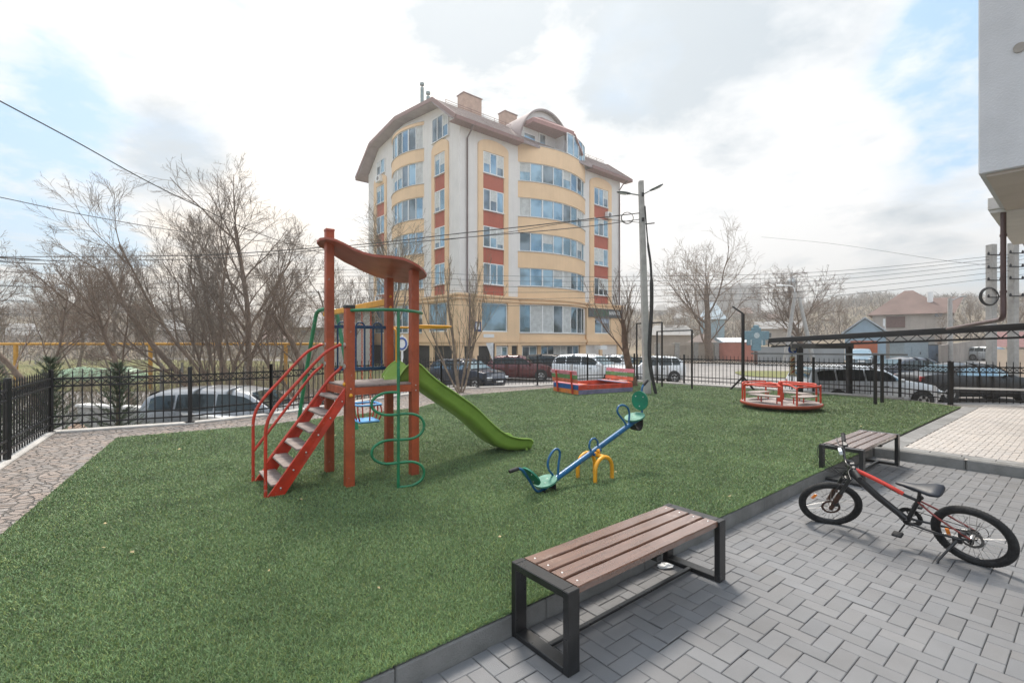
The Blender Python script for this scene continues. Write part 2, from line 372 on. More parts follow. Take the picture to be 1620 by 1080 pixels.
# low white wall that carries the fence
mb = MB()
for i in range(len(FENCE)-1):
    a = V((*FENCE[i], 0)); b = V((*FENCE[i+1], 0)); d = (b-a).normalized(); n = V((-d.y, d.x, 0))
    if i == 9: continue
    hh = -.002
    mb.box(((a.x+b.x)/2+n.x*.05, (a.y+b.y)/2+n.y*.05, -.55), ((b-a).length+.16, .24, 2*(.55+ZT+hh+.02)), M3.Rotation(math.atan2(d.y, d.x), 3, 'Z'), .01)
o = mb.build('retaining_wall', mat('painted_plinth', (.46, .44, .415), .85, 0, .12, 3, .3, 60, coord='World', streak=.5)); tag(o, 'low pale retaining wall under the black fence around the play yard', 'wall')
# paving
def blocks(name, a, m, inside, u0, u1, w0, w1, z, gap=.0016, bev=.004, seed=1, spread=.10):
    r = np.random.default_rng(seed); vs = []; fs = []; cl = []
    for i in range(int(u0/a)-1, int(u1/a)+1):
        for j in range(int(w0/a)-1, int(w1/a)+1):
            d = (i-j) % 4
            if d == 0: c = ((i+1)*a, (j+.5)*a); h = (a, a/2)
            elif d == 3: c = ((i+.5)*a, (j+1)*a); h = (a/2, a)
            else: continue
            p = kl(c[0], c[1]) 
            if not inside(p, c): continue
            hx, hy = h[0]-gap, h[1]-gap; o = len(vs); dz = r.normal(0, .0012); tx, ty = r.normal(0, .004, 2)
            for (kx, ky, zz) in ((hx, hy, z-bev*.9), (hx-bev, hy-bev, z)):
                for sx, sy in ((-1, -1), (1, -1), (1, 1), (-1, 1)):
                    q = kl(c[0]+sx*kx, c[1]+sy*ky); vs.append((q.x, q.y, zz+dz+tx*sx*kx+ty*sy*ky))
            fs += [(o+4, o+5, o+6, o+7)]+[(o+s, o+(s+1) % 4, o+4+(s+1) % 4, o+4+s) for s in range(4)]
            g = 1+r.normal(0, spread*.5); wv = r.normal(0, .008); cl += [(g*(1+wv), g, g*(1-wv), 1)]*8
    me = bpy.data.meshes.new(name); me.from_pydata(vs, [], fs); at = me.color_attributes.new('tone', 'FLOAT_COLOR', 'POINT'); at.data.foreach_set('color', np.array(cl).ravel())
    me.materials.append(m); o = bpy.data.objects.new(name, me); COL.objects.link(o); o['kind'] = 'structure'; return o
def side(p, a, d): return (p.x-a.x)*d.y-(p.y-a.y)*d.x       # >0 to the right of a->a+d
m_pave = mat('grey_paver', (.168, .169, .175), .7, 0, .12, 1.1, .35, 260, coord='World', col2=(.138, .138, .142), attr='tone')
m_pale = mat('pale_paver', (.44, .41, .385), .85, 0, .12, 1.2, .35, 220, coord='World', col2=(.40, .375, .36), attr='tone')
m_joint = mat('joint_sand', (.14, .138, .136), .95, 0, .2, 20, .3, 200, coord='World')
m_joint2 = mat('pale_joint_sand', (.42, .39, .365), .95, 0, .2, 20, .3, 200, coord='World')
blocks('paving', .102, m_pave, lambda p, c: c[1] < .10 and side(p, Q, D2) > -.10 and c[1] > -9, -7.5, 9, -9, .2, 0.0)
mb = MB(); mb.add([kl(-9, -.0, -.012), kl(-9, -10, -.012), kl(9, -10, -.012), kl(9, 0, -.012)], [(0, 1, 2, 3)]); struct('paving_bed', mb, m_joint)
g0, g1 = V((11.0, 12.05, 0)), V((15.5, 10.6, 0))
blocks('terrace_paving', .075, m_pale, lambda p, c: c[1] < -.28 and side(p, Q-D2.cross(V((0, 0, 1)))*.30, D2) < 0 and side(p, g0, g1-g0) > .0 and c[1] > -8, 3, 15, -8, 0, ZT, spread=.07, seed=3, gap=.0018)
pts = [kl(4.01, -.05, ZT-.009), kl(10.95, -.05, ZT-.009), V((11.0, 12.1, ZT-.009)), V((15.5, 10.6, ZT-.009)), Q+D2*7.5+V((0, 0, ZT-.009))]
mb = MB(); mb.add(pts, [(4, 3, 2, 1, 0)]); struct('terrace_bed', mb, m_joint2)
mb = MB()                                            # smooth grey margin slabs beside the kerb and along the terrace edge
for i in range(24):
    s = 4.01+.12+i*.3
    if s > 10.8: break
    mb.box(kl(s+.15, -.17, ZT-.012), (.294, .24, .03), M3.Rotation(ANG, 3, 'Z'), .004)
e = math.atan2(D2.y, D2.x); nD = V((-D2.y, D2.x, 0))
for i in range(22):
    p = Q+D2*(.45+i*.33)+nD*.235; mb.box((p.x, p.y, ZT-.012), (.324, .17, .03), M3.Rotation(e, 3, 'Z'), .004)
struct('terrace_margin', mb, mat('margin_slab', (.24, .24, .24), .85, 0, .14, 3, .3, 150, coord='World'))
mb = MB(); s = -7.6
while s < 10.9:
    L = min(.996, 10.9-s); mb.box(kl(s+L/2, .03, ZT/2-.09+(.012 if s > 3.9 else 0)), (L, .058, ZT+.14+(.024 if s > 3.9 else 0)), M3.Rotation(ANG, 3, 'Z'), .008); s += 1.0
struct('kerb', mb, m_kerb)
mb = MB(); s = 0
while s < 7:
    p = Q+D2*(s+.5)+nD*.07; mb.box((p.x, p.y, ZT/2-.08), (.994, .15, ZT+.168), M3.Rotation(e, 3, 'Z'), .022); s += 1.0
struct('terrace_kerb', mb, m_kerb)
# artificial grass blades
def inpoly(x, y, poly):
    c = np.zeros(len(x), bool); n = len(poly)
    for i in range(n):
        x0, y0 = poly[i]; x1, y1 = poly[(i+1) % n]
        k = ((y0 > y) != (y1 > y)); xi = (x1-x0)*(y-y0)/((y1-y0) if y1 != y0 else 1e-9)+x0; c ^= k & (x < xi)
    return c
def blades():
    nW = NBLADES; d = np.exp(rng.uniform(math.log(1.5), math.log(21), nW)*np.where(rng.random(nW) < .30, rng.uniform(.5, 1, nW), 1)); th = rng.uniform(-.95, .98, nW)
    x = d*np.sin(th); y = d*np.cos(th); k = inpoly(x, y, TURF); x = x[k]; y = y[k]; d = d[k]; n = len(x)
    ne = 45000; se = rng.uniform(-5, 10.9, ne); we = rng.uniform(-.004, .03, ne); ex = K.x+U.x*se+W.x*we; ey = K.y+U.y*se+W.y*we; de = np.hypot(ex, ey); ke = rng.random(ne) < np.minimum(1, 4/np.maximum(de, 1)); x = np.concatenate([x, ex[ke]]); y = np.concatenate([y, ey[ke]]); d = np.concatenate([d, de[ke]]); n = len(x)
    wd = .0025*np.maximum(1, d/2.6)**.9*rng.uniform(.7, 1.3, n); h = rng.uniform(.009, .020, n)*np.maximum(1, d/6)**.25
    az = rng.uniform(0, 2*math.pi, n); ln = rng.uniform(.2, 1.5, n); la = rng.uniform(0, 2*math.pi, n)
    bx, by = np.cos(az)*wd/2, np.sin(az)*wd/2; tx, ty = np.cos(la)*ln*h, np.sin(la)*ln*h
    z0 = np.full(n, ZT-.004)
    a = np.stack([x-bx, y-by, z0], 1); b = np.stack([x+bx, y+by, z0], 1)
    c = np.stack([x+bx*.75+tx*.45, y+by*.75+ty*.45, z0+h*.62], 1); e_ = np.stack([x-bx*.75+tx*.45, y-by*.75+ty*.45, z0+h*.62], 1)
    t = np.stack([x+tx, y+ty, z0+h], 1)
    vs = np.stack([a, b, c, e_, t], 1).reshape(-1, 3); o = np.arange(n)*5
    loops = np.stack([o, o+1, o+2, o+3, o+3, o+2, o+4], 1).ravel(); starts = np.stack([np.arange(n)*7, np.arange(n)*7+4], 1).ravel(); tot = np.tile([4, 3], n)
    me = bpy.data.meshes.new('turf_blades'); me.vertices.add(len(vs)); me.vertices.foreach_set('co', vs.ravel()); me.loops.add(len(loops)); me.loops.foreach_set('vertex_index', loops.astype(np.int32))
    me.polygons.add(len(starts)); me.polygons.foreach_set('loop_start', starts.astype(np.int32)); me.polygons.foreach_set('loop_total', tot.astype(np.int32)); me.update()
    g = rng.uniform(.78, 1.22, n); warm = rng.uniform(0, 1, n) < .22; cl = np.stack([g*np.where(warm, 1.5, 1), g*np.where(warm, 1.12, 1), g*np.where(warm, .8, 1), np.ones(n)], 1)
    at = me.color_attributes.new('tone', 'FLOAT_COLOR', 'POINT'); at.data.foreach_set('color', np.repeat(cl, 5, 0).ravel())
    me.materials.append(mat('turf_blade', (.152, .242, .098), .55, 0, .28, .9, 0, 60, coord='World', attr='tone', spec=.5, col2=(.104, .180, .070)))
    ob = bpy.data.objects.new('turf_blades', me); COL.objects.link(ob); ob['kind'] = 'stuff'
NBLADES = 1900000
blades()
# fallen leaves and bits of litter on the turf: nobody could count them
mb = MB(); r_ = random.Random(4)
for i in range(46):
    a = r_.uniform(-.8, .8); d = r_.uniform(3, 13); x, y = d*math.sin(a), d*math.cos(a)
    if not inpoly(np.array([x]), np.array([y]), TURF)[0]: continue
    s = r_.uniform(.012, .03); q = r_.uniform(0, 6.28); z = ZT+.034
    P = [V((x+math.cos(q+k*1.57)*s*(1 if k % 2 else .5), y+math.sin(q+k*1.57)*s*(1 if k % 2 else .5), z+r_.uniform(0, .014))) for k in range(4)]; mb.add(P, [(0, 1, 2, 3)])
struct('dry_leaves', mb, mat('dry_leaf', (.42, .33, .17), .8, 0, .3, 20), 'stuff')
# ================================================================ FENCE
m_fence = mat('fence_metal', (.016, .017, .021), .38, .2, .2, 8, .05, 200)
PPX = []
def fence_run(pts, label, motif, h=.98, name='metal_fence', spacing=.13, post=.055, maxp=2.1, z0=None, cat='fence', mid=False):
    t = thing(name, label, cat, (pts[0][0], pts[0][1], ZT if z0 is None else z0)); o = V(t.location)
    P = [V((a, b, 0)) for a, b in pts]; posts = []
    for i in range(len(P)-1):
        a, b = P[i], P[i+1]; L = (b-a).length; n = max(1, round(L/maxp)); d = (b-a).normalized()
        for k in range(n+1):
            if k == 0 and i: continue
            posts.append(a+(b-a)*(k/n))
        for k in range(n):
            p = a+(b-a)*(k/n)+d*post/2-V((o.x, o.y, 0)); q = a+(b-a)*((k+1)/n)-d*post/2-V((o.x, o.y, 0)); mb = MB(); l = (q-p).length
            zt, zu, zm, zb = h-.06, h-.19, .27, .14
            for z in (zt, zu, zm, zb): mb.beam(p+V((0, 0, z)), q+V((0, 0, z)), .02, .028)
            nb = max(2, round(l/spacing)); side_ = V((-d.y, d.x, 0))
            for j in range(1, nb):
                c = p+(q-p)*(j/nb); mb.beam(c+V((0, 0, .05)), c+V((0, 0, h-.01)), .014, .014)
                mb.tube([c+V((0, 0, h-.01)), c+V((0, 0, h+.045)), c+V((0, 0, h+.09))], [.006, .011, .001], 5)
                if j % 3 == 0: mb.ball(c+V((0, 0, .56)), .017, 6, 4)
            for j in range(nb):
                c0 = p+(q-p)*(j/nb); c1 = p+(q-p)*((j+1)/nb)
                if motif == 'x':
                    mb.beam(c0+V((0, 0, zu)), c1+V((0, 0, zt)), .008, .012); mb.beam(c0+V((0, 0, zt)), c1+V((0, 0, zu)), .008, .012)
                else:
                    c = (c0+c1)/2+V((0, 0, (zt+zu)/2)); rr = min(.048, (c1-c0).length*.42); mb.tube([c+d*rr*math.cos(x)+V((0, 0, rr*math.sin(x))) for x in [i_*math.pi/6 for i_ in range(12)]], .008, 5, True)
            mb.build('panel', m_fence, t)
    for p in posts:
        mb = MB(); q = p-V((o.x, o.y, 0)); mb.box(q+V((0, 0, (h+.10)/2-.03)), (post, post, h+.16), None, .004); mb.tube([q+V((0, 0, h+.07)), q+V((0, 0, h+.10))], [post*.62, post*.3], 4); mb.build('post', m_fence, t)
    return t
GF = 'black metal fence sections round the play yard'
fence_run(FENCE[0:2], 'black metal fence run on the far left, seen at a slant beside the stone path', 'x', group=GF)  if False else fence_run(FENCE[0:2], 'black metal fence run at the left edge, seen at a slant beside the stone path', 'x')
fence_run(FENCE[1:4], 'black metal fence with crossed bars in front of the silver estate car', 'x')
fence_run(FENCE[3:5], 'black metal fence running behind the swing and the climbing tower', 'x')
fence_run(FENCE[4:8], 'black metal fence with a band of rings between the young forked tree and the sandpit', 'o')
fence_run(FENCE[7:9], 'short black fence with a band of rings behind the sandpit and the lamp pole', 'o')
fence_run(FENCE[8:11], 'black metal fence along the street behind the merry-go-round', 'x')
# gate across the terrace
def gate():
    t = thing('gate', 'black metal gate on the terrace in front of the dark saloon car', 'gate', (10.95, 12.05, ZT)); o = V(t.location)
    a = V((11.0, 12.0, ZT))-o; b = V((15.4, 10.5, ZT))-o; mb = MB()
    for z in (.93, .80, .30, .12): mb.beam(a+V((0, 0, z)), b+V((0, 0, z)), .025, .03)
    n = 36; d = (b-a).normalized()
    for j in range(n+1):
        c = a+(b-a)*(j/n); mb.beam(c+V((0, 0, .06)), c+V((0, 0, .98)), .014, .014); mb.tube([c+V((0, 0, .98)), c+V((0, 0, 1.03)), c+V((0, 0, 1.08))], [.006, .011, .001], 5)
        if j < n:
            c1 = a+(b-a)*((j+1)/n); mb.beam(c+V((0, 0, .80)), c1+V((0, 0, .93)), .008, .012); mb.beam(c+V((0, 0, .93)), c1+V((0, 0, .80)), .008, .012)
    mb.build('leaf', m_fence, t)
    mb = MB(); mb.beam(a+V((0, 0, .40)), b+V((0, 0, .40)), .03, .045); mb.build('white_rail', m_white, t, label='white horizontal rail')
    for p in (a-d*.06, a+d*1.9, b): mb = MB(); mb.box(p+V((0, 0, .52)), (.08, .08, 1.08), None, .004); mb.build('post', m_fence, t)
    mb = MB(); mb.beam(a+V((0, 0, -.02)), b+V((0, 0, -.02)), .10, .03); mb.build('threshold', m_kerb, t)
gate()
# ================================================================ BENCHES
def wood_material():
    m = bpy.data.materials.new('stained_wood'); m.use_nodes = True; t = m.node_tree; b = t.nodes['Principled BSDF']
    tc = N(t, 'ShaderNodeTexCoord'); mp = N(t, 'ShaderNodeMapping'); mp.inputs['Scale'].default_value = (1.2, 22, 22); t.links.new(tc.outputs['Object'], mp.inputs[0])
    n = N(t, 'ShaderNodeTexNoise', _Scale=3, _Detail=7, _Roughness=.65); t.links.new(mp.outputs[0], n.inputs[0])
    n2 = N(t, 'ShaderNodeTexNoise', _Scale=3.5, _Detail=6, _Roughness=.7); t.links.new(tc.outputs['Object'], n2.inputs[0])
    oi = N(t, 'ShaderNodeObjectInfo'); 
    c = mixc(t, ramp(t, n.outputs[0], [(.35, 0), (.7, 1)]), (.160, .072, .042), (.088, .040, .025))
    c = mixc(t, ramp(t, n2.outputs[0], [(.60, 0), (.72, .8)]), c, (.33, .24, .20)); t.links.new(c, b.inputs['Base Color'])
    r = ramp(t, n2.outputs[0], [(.35, .22), (.65, .40)]); t.links.new(r, b.inputs['Roughness'])
    bp = N(t, 'ShaderNodeBump', _Strength=.2, _Distance=.004); t.links.new(n.outputs[0], bp.inputs['Height']); t.links.new(bp.outputs[0], b.inputs['Normal']); b.inputs['Coat Weight'].default_value = 1; b.inputs['Coat Roughness'].default_value = .2; b.inputs['Coat IOR'].default_value = 2.0; return m
m_wood = wood_material(); m_frame = mat('bench_steel', (.022, .022, .023), .30, .0, .25, 7, .08, 160)
def make_bench(loc, label):
    t = thing('bench', label, 'bench', loc, ANG, 'slatted benches on black steel frames'); L, D, H = 1.6, .46, .43; w = .085; k = .042
    for x in (w/2, L-w/2):
        mb = MB(); mb.box((x, k/2, H/2), (w, k, H), None, .004); mb.box((x, D-k/2, H/2), (w, k, H), None, .004)
        mb.box((x, D/2, H-k/2), (w-.002, D-2*k+.004, k), None, .004); mb.box((x, D/2, k*.4), (w-.002, D-2*k+.004, k*.8), None, .004); mb.build('end_frame', m_frame, t)
    n = 4; sw = (D-.012)/n
    for i in range(n):
        mb = MB(); rr = random.Random(i*7+int(loc[0]*10)); seg = 14; y0 = .006+i*sw+.008; y1 = .006+(i+1)*sw-.008; rings = []
        for j in range(seg+1):                              # worn, slightly wavy edges
            x = lerp(w+.002, L-w-.002, j/seg); e0 = rr.uniform(-.0015, .0015)-(0.004*(rr.random() < .2)); e1 = rr.uniform(-.0015, .0015); b = .004
            rings.append([V((x, y0-e0, H-.035)), V((x, y1+e1, H-.035)), V((x, y1+e1, H-b)), V((x, y1+e1-b, H+.002)), V((x, y0-e0+b, H+.002)), V((x, y0-e0, H-b))])
        mb.loft(rings, caps=True, smooth=False); s = mb.build('slat', m_wood, t)
        mb = MB()
        for x in (w+.045, L-w-.045): mb.ball((x, (y0+y1)/2, H+.0015), .0075, 8, 4, (1, 1, .5))
        mb.build('bolts', mat('zinc', (.6, .6, .6), .3, .9), s)
    mb = MB(); mb.box((L/2, D/2, H-.055), (.05, D-.02, .03), None, .002); mb.beam((w, D/2, .024), (L-w, D/2, .024), .03, .018, bev=.003); mb.build('stretcher', m_frame, t)
    return t
make_bench((.285, 2.43, 0), 'large brown slatted bench in the foreground beside the kerb')
make_bench((4.09, 5.61, 0), 'smaller looking slatted bench behind the bicycle, at the corner of the terrace kerb')
# crumpled paper under the bench
mb = MB(); rr = random.Random(3); c = V((1.15, 3.62, .018))
vs = []; 
mb.ball((0, 0, 0), 1, 10, 7); mb.v = [(c.x+(p[0]*.06)*(1+rr.uniform(-.4, .4)), c.y+p[1]*.035*(1+rr.uniform(-.4, .4)), max(.004, c.z+p[2]*.016*(1+rr.uniform(-.4, .4)))) for p in mb.v]; mb.s = [False]*len(mb.f)
tag(mb.build('paper_scrap', m_white), 'crumpled white paper scrap on the paving under the big bench', 'litter')
# ================================================================ PLAY TOWER
m_post = mat('terracotta_post', srgb(170, 78, 44), .5, 0, .16, 5, .08, 90, chips=.5)
m_roofp = mat('terracotta_roof', srgb(160, 78, 60), .5, 0, .12, 3, chips=.2)
m_red = mat('red_metal', srgb(196, 54, 30), .45, 0, .16, 7, coat=.1, bump=.06, bscale=120, chips=.7)
m_green = mat('green_tube', srgb(26, 122, 80), .45, 0, .16, 6, coat=.15, chips=.6)
m_blue = mat('blue_tube', srgb(4, 60, 102), .42, 0, .15, 6, coat=.15, chips=.6)
m_yel = mat('yellow_metal', srgb(232, 162, 34), .45, 0, .12, 6, coat=.15, chips=.6)
m_deck = mat('deck_plywood', (.27, .215, .195), .6, 0, .2, 8, .2, 120, chips=1.2, chipc=(.13, .10, .085))
m_slide = mat('lime_plastic', srgb(138, 172, 76), .42, 0, .10, 3, coat=.05, chips=.3, chipc=(.30, .36, .20))
P1, P2, P3, P4 = V((-1.76, 5.21, 0)), V((-1.155, 5.67, 0)), V((-1.60, 6.26, 0)), V((-2.20, 5.80, 0))
TA = math.atan2(.605, .796); TU = V((math.cos(TA), math.sin(TA), 0)); TW = V((-math.sin(TA), math.cos(TA), 0))
def play_tower():
    cen = (P1+P2+P3+P4)/4; t = thing('play_tower', 'terracotta climbing tower with red stairs, wavy roof and lime green slide', 'climbing tower', (cen.x, cen.y, ZT)); o = V((cen.x, cen.y, ZT))
    rot = M3.Rotation(TA, 3, 'Z')
    for p, top in ((P1, 2.06), (P2, 2.54), (P3, 2.52), (P4, 3.02)):
        mb = MB(); mb.box(V((p.x, p.y, (top+ZT)/2-.05))-o, (.095, .095, top-ZT+.1), rot, .007); q = mb.build('post', m_post, t)
        if top in (2.06, 3.02): mb = MB(); mb.box(V((p.x, p.y, top+.015))-o, (.102, .102, .035), rot, .006); mb.build('cap', mat('black_plastic', (.03, .03, .03), .5) if top == 2.06 else m_roofp, q)
    # deck
    mb = MB(); mb.box(V((cen.x, cen.y, 1.212))-o, (.80, .78, .022), rot, .003); d = mb.build('deck', m_deck, t)
    mb = MB()
    for a, b in ((P1, P2), (P2, P3), (P3, P4), (P4, P1)):
        dd = (b-a).normalized(); nn = V((dd.y, -dd.x, 0))*.03; mb.beam(a+dd*.049+nn+V((0, 0, 1.16))-o, b-dd*.049+nn+V((0, 0, 1.16))-o, .025, .078)
    mb.build('deck_frame', m_post, t)
    mb = MB()
    for p, dr, z in ((P1, -TW, 1.12), (P1, -TU, 1.24)): mb.ball(p+dr*.052+V((0, 0, z))-o, .022, 8, 6)
    for z in (2.28, 2.14): mb.ball(P3-TW*.052+V((0, 0, z))-o, .018, 8, 6)
    mb.build('bolt_cap', m_yel, t)
    # roof: wavy sheet
    prof = [(501, 385, 5.80, 385.5, 5.81), (506, 380, 5.70, 391, 5.93), (518, 378.5, 5.65, 397, 6.0), (532, 382, 5.62, 407, 6.08), (545, 388, 5.6, 415, 6.15), (560, 396, 5.55, 422, 6.22), (575, 402, 5.5, 430, 6.3), (590, 406, 5.42, 436, 6.42), (605, 407.5, 5.35, 441, 6.5), (622, 408.5, 5.3, 446, 6.55), (640, 412, 5.3, 448, 6.55), (653, 417.5, 5.33, 447, 6.42), (664, 424, 5.4, 443.5, 6.2), (671, 430, 5.52, 441, 5.98), (675, 437, 5.7, 438, 5.74)]
    top = []; bot = []
    for (x, y0, d0, y1, d1) in prof:
        a = px(x, y0, d0)-o; b = px(x, y1, d1)-o; row = []
        for k in range(9): row.append(a.lerp(b, k/8)+V((0, 0, .012*math.sin(math.pi*k/8))))
        top.append(row)
    mb = MB(); th = V((0, 0, .028)); n = len(top)
    mb.loft([[p+th for p in r] for r in top], closed=False); mb.loft([list(reversed(r)) for r in top], closed=False)
    edge = [top[i][0] for i in range(n)]+[top[n-1][k] for k in range(1, 9)]+[top[i][8] for i in range(n-2, -1, -1)]+[top[0][k] for k in range(7, 0, -1)]
    mb.loft([edge, [p+th for p in edge]], closed=True, smooth=False)
    mb.build('roof', m_roofp, t)
    # stairs
    A = V((-2.455, 4.83, ZT)); B = P1-TU*.05+V((0, 0, 1.20)); 
    def rail_off(k): return TW*(k*.70)
    for k in (0, 1):
        a = A+rail_off(k)-o; b = B+rail_off(k)-o; mb = MB(); dr = (b-a).normalized(); up = TW.cross(dr)
        if up.z < 0: up = -up
        sh = [a-dr*.02-up*.0, b, b-V((0, 0, .16)), a+V((.0, 0, 0))+TU*.16]
        mb.prism([p-TW*.015 for p in sh], TW*.03); mb.build('stringer', m_red, t)
    nst = 6
    for i in range(nst):
        f = (i+.55)/(nst+.25); p = A+(B-A)*f; c = p+TW*.35-o; z = ZT+ (1.21-ZT)*(i+.62)/(nst+.35)
        c = V((c.x, c.y, z-o.z))+TU*.055; mb = MB(); mb.box(c, (.17, .665, .022), rot, .004); mb.build('step', m_deck, t)
    for k in (0, 1):
        off = rail_off(k)-o
        base = A+off-TU*.01; P = P1+rail_off(k)-o-TU*.05
        def Z(p, z): return V((p.x, p.y, z-ZT))
        run = lambda s: A+TU*s+off
        Ls = (P1-TU*.05-A).dot(TU); 
        up = [Z(run(-.015), ZT-.05), Z(run(-.015), .45), Z(run(-.015), .78)]+spline([Z(run(-.01), .84), Z(run(.02), .94), Z(run(.10), 1.07), Z(run(.26), 1.25), Z(run(.44), 1.455), Z(run(.56), 1.575), Z(run(.66), 1.635), Z(run(Ls-.02), 1.66), Z(run(Ls), 1.662)], 5)
        mb = MB(); mb.tube(up, .0165, 10); mb.build('handrail', m_red, t)
        lo = spline([Z(run(-.015), .47), Z(run(.06), .57), Z(run(.20), .755), Z(run(.40), 1.02), Z(run(.54), 1.21), Z(run(.64), 1.33), Z(run(.72), 1.40), Z(run(Ls), 1.43)], 5)
        mb = MB(); mb.tube(lo, .0155, 10); mb.build('lower_rail', m_red, t)
    mb = MB()
    for p, z_ in ((P1, 1.66), (P1, 1.43), (P4, 1.66), (P4, 1.43)): q = p-TU*.048+V((0, 0, z_))-o; mb.tube([q, q-TU*.008], .030, 12)
    for i in range(6):
        f = (i+.62)/(nst+.35); q = A+(B-A)*((i+.55)/(nst+.25)); q = V((q.x, q.y, ZT+(1.21-ZT)*f-.03))-TW*.016-o+TU*.055; mb.ball(q, .011, 8, 4)
    for p in (P1, P2, P3, P4):
        for z_ in (1.13, 1.19): mb.ball(p-TW*.049+V((0, 0, z_))-o, .009, 8, 4)
    mb.build('bolts', mat('zinc', (.6, .6, .6), .3, .9), t)
    # blue guard between the two rear posts
    a = P4+TU*.048-o; b = P3-TU*.048-o; mb = MB()
    for z in (1.88, 1.36): mb.beam(a+V((0, 0, z)), b+V((0, 0, z)), .03, .04, bev=.004)
    L = (b-a).length; xs = [.09, .24, .315, .465, .54]; xs = [.05, .16, .27, .38, .49, .60]
    xs = [x/.65*L for x in xs]
    for x in xs: mb.tube([a+TU*x+V((0, 0, 1.37)), a+TU*x+V((0, 0, 1.88))], .0115, 8)
    for i in (0, 2, 4):
        c = a+TU*((xs[i]+xs[i+1])/2)+V((0, 0, 1.88)); r = (xs[i+1]-xs[i])/2
        mb.tube([c+TU*(-math.cos(q)*r)+V((0, 0, math.sin(q)*r*1.05)) for q in [math.pi*k/10 for k in range(11)]], .0105, 8)
    mb.build('guard_rail', m_blue, t)
    # yellow grips and hoop at the slide mouth
    for p, s in ((P3, -1), (P2, 1)):
        c = p+TU*.05-o; mb = MB(); dv = TW*(.07*s)
        dv = -TW*.12 if s < 0 else TW*.18
        mb.tube(spline([c+V((0, 0, 1.87)), c+dv*.75+V((0, 0, 1.85)), c+dv+V((0, 0, 1.76)), c+dv+V((0, 0, 1.62)), c+dv+V((0, 0, 1.45)), c+dv*.75+V((0, 0, 1.36)), c+V((0, 0, 1.34))], 5), .0145, 8); mb.build('grip', m_yel, t)
    a = P3+TU*.04-o+V((0, 0, 1.885)); b = P2+TU*.04-o+V((0, 0, 1.885)); mb = MB()
    mb.tube(spline([a, a+TU*.25, a+TU*.46-TW*.05, a+TU*.56-TW*.19, (a+b)/2+TU*.60, b+TU*.56+TW*.19, b+TU*.46+TW*.05, b+TU*.25, b], 5), .0145, 8); mb.build('hoop', m_yel, t)
    # green serpent pole
    G = V((-1.21, 5.13, 0)); mb = MB(); mb.tube([G+V((0, 0, ZT-.05))-o, G+V((0, 0, 2.03))-o], .0165, 10); pole = mb.build('climbing_pole', m_green, t)
    a = P1-TW*.03+V((0, 0, 2.035))-o; b = P2+TU*.05+V((0, 0, 2.035))-o; g = G+V((0, 0, 2.035))-o
    mb = MB(); mb.tube(spline([a, a.lerp(g, .45)-TW*.10, g, b.lerp(g, .5)+TU*.06-TW*.05, b+TU*.05, b], 6), .0175, 10); mb.build('top_hoop', m_green, pole)
    zs = [1.16, .925, .655, .41, .15]; mb = MB()
    D = TU*.85-TW*.25; D = D.normalized()
    for i in range(4):
        s = -1 if i % 2 == 0 else 1; z0, z1 = zs[i], zs[i+1]; h = (z0-z1); g = G-o; r = .27
        tl = -.03*s
        pts = [g+D*s*a_+V((0, 0, z_)) for a_, z_ in ((0, z0), (.09, z0+.002), (.165, z0-.008), (.235, z0-.045), (r, (z0+z1)/2+.03), (r, (z0+z1)/2-.03), (.235, z1+.045), (.165, z1+.008), (.09, z1-.002), (0, z1))]
        mb.tube(spline(pts, 5), .0145, 10)
    mb.build('climbing_loops', m_green, pole)
    # slide
    C0 = (P2+P3)/2+TU*.0; C0 = V((C0.x, C0.y, 0)); prof = [(-.14, 1.225, .05), (-.06, 1.225, .15), (.04, 1.225, .22), (.13, 1.215, .21), (.28, 1.12, .17), (.46, .99, .165), (.70, .83, .17), (.95, .65, .175), (1.15, .47, .175), (1.34, .315, .17), (1.52, .225, .16), (1.70, .19, .14), (1.86, .185, .12), (1.92, .165, .10)]
    def sec(s, z, hh, out):
        w0, w1 = .18, .25; e = .012 if out else 0; c = C0+TU*s-o; q = []
        slope = 1.0
        for (y, zz) in ((-w1-e, hh), (-w1+.02-e, hh-.02), (-.215-e, .05), (-w0-e, -e), (-.10, -.014-e), (0, -.018-e), (.10, -.014-e), (w0+e, -e), (.215+e, .05), (w1-.02+e, hh-.02), (w1+e, hh)): q.append(c+TW*y+V((0, 0, z+zz)))
        return q
    sp = spline([V(p) for p in prof], 4); mb = MB()
    I = [sec(p.x, p.y, p.z, False) for p in sp]; O = [sec(p.x, p.y-.02, p.z-.004, True) for p in sp]
    mb.loft([list(reversed(r)) for r in I], closed=False); mb.loft(O, closed=False)
    for side_ in (0, -1):
        mb.tube([r[side_] for r in I], .011, 6)
    mb.loft([I[-1], O[-1]], closed=False, smooth=False); mb.loft([O[0], I[0]], closed=False, smooth=False)
    # flared side walls at the mouth
    sl = mb.build('slide', m_slide, t)
    mb = MB()
    for s in (-.2, .2): p = C0+TU*1.84+TW*s-o; mb.tube([p+V((0, 0, .17)), p+V((0, 0, ZT-.06))], .018, 8)
    mb.build('foot', m_slide, sl)
    return t
play_tower()
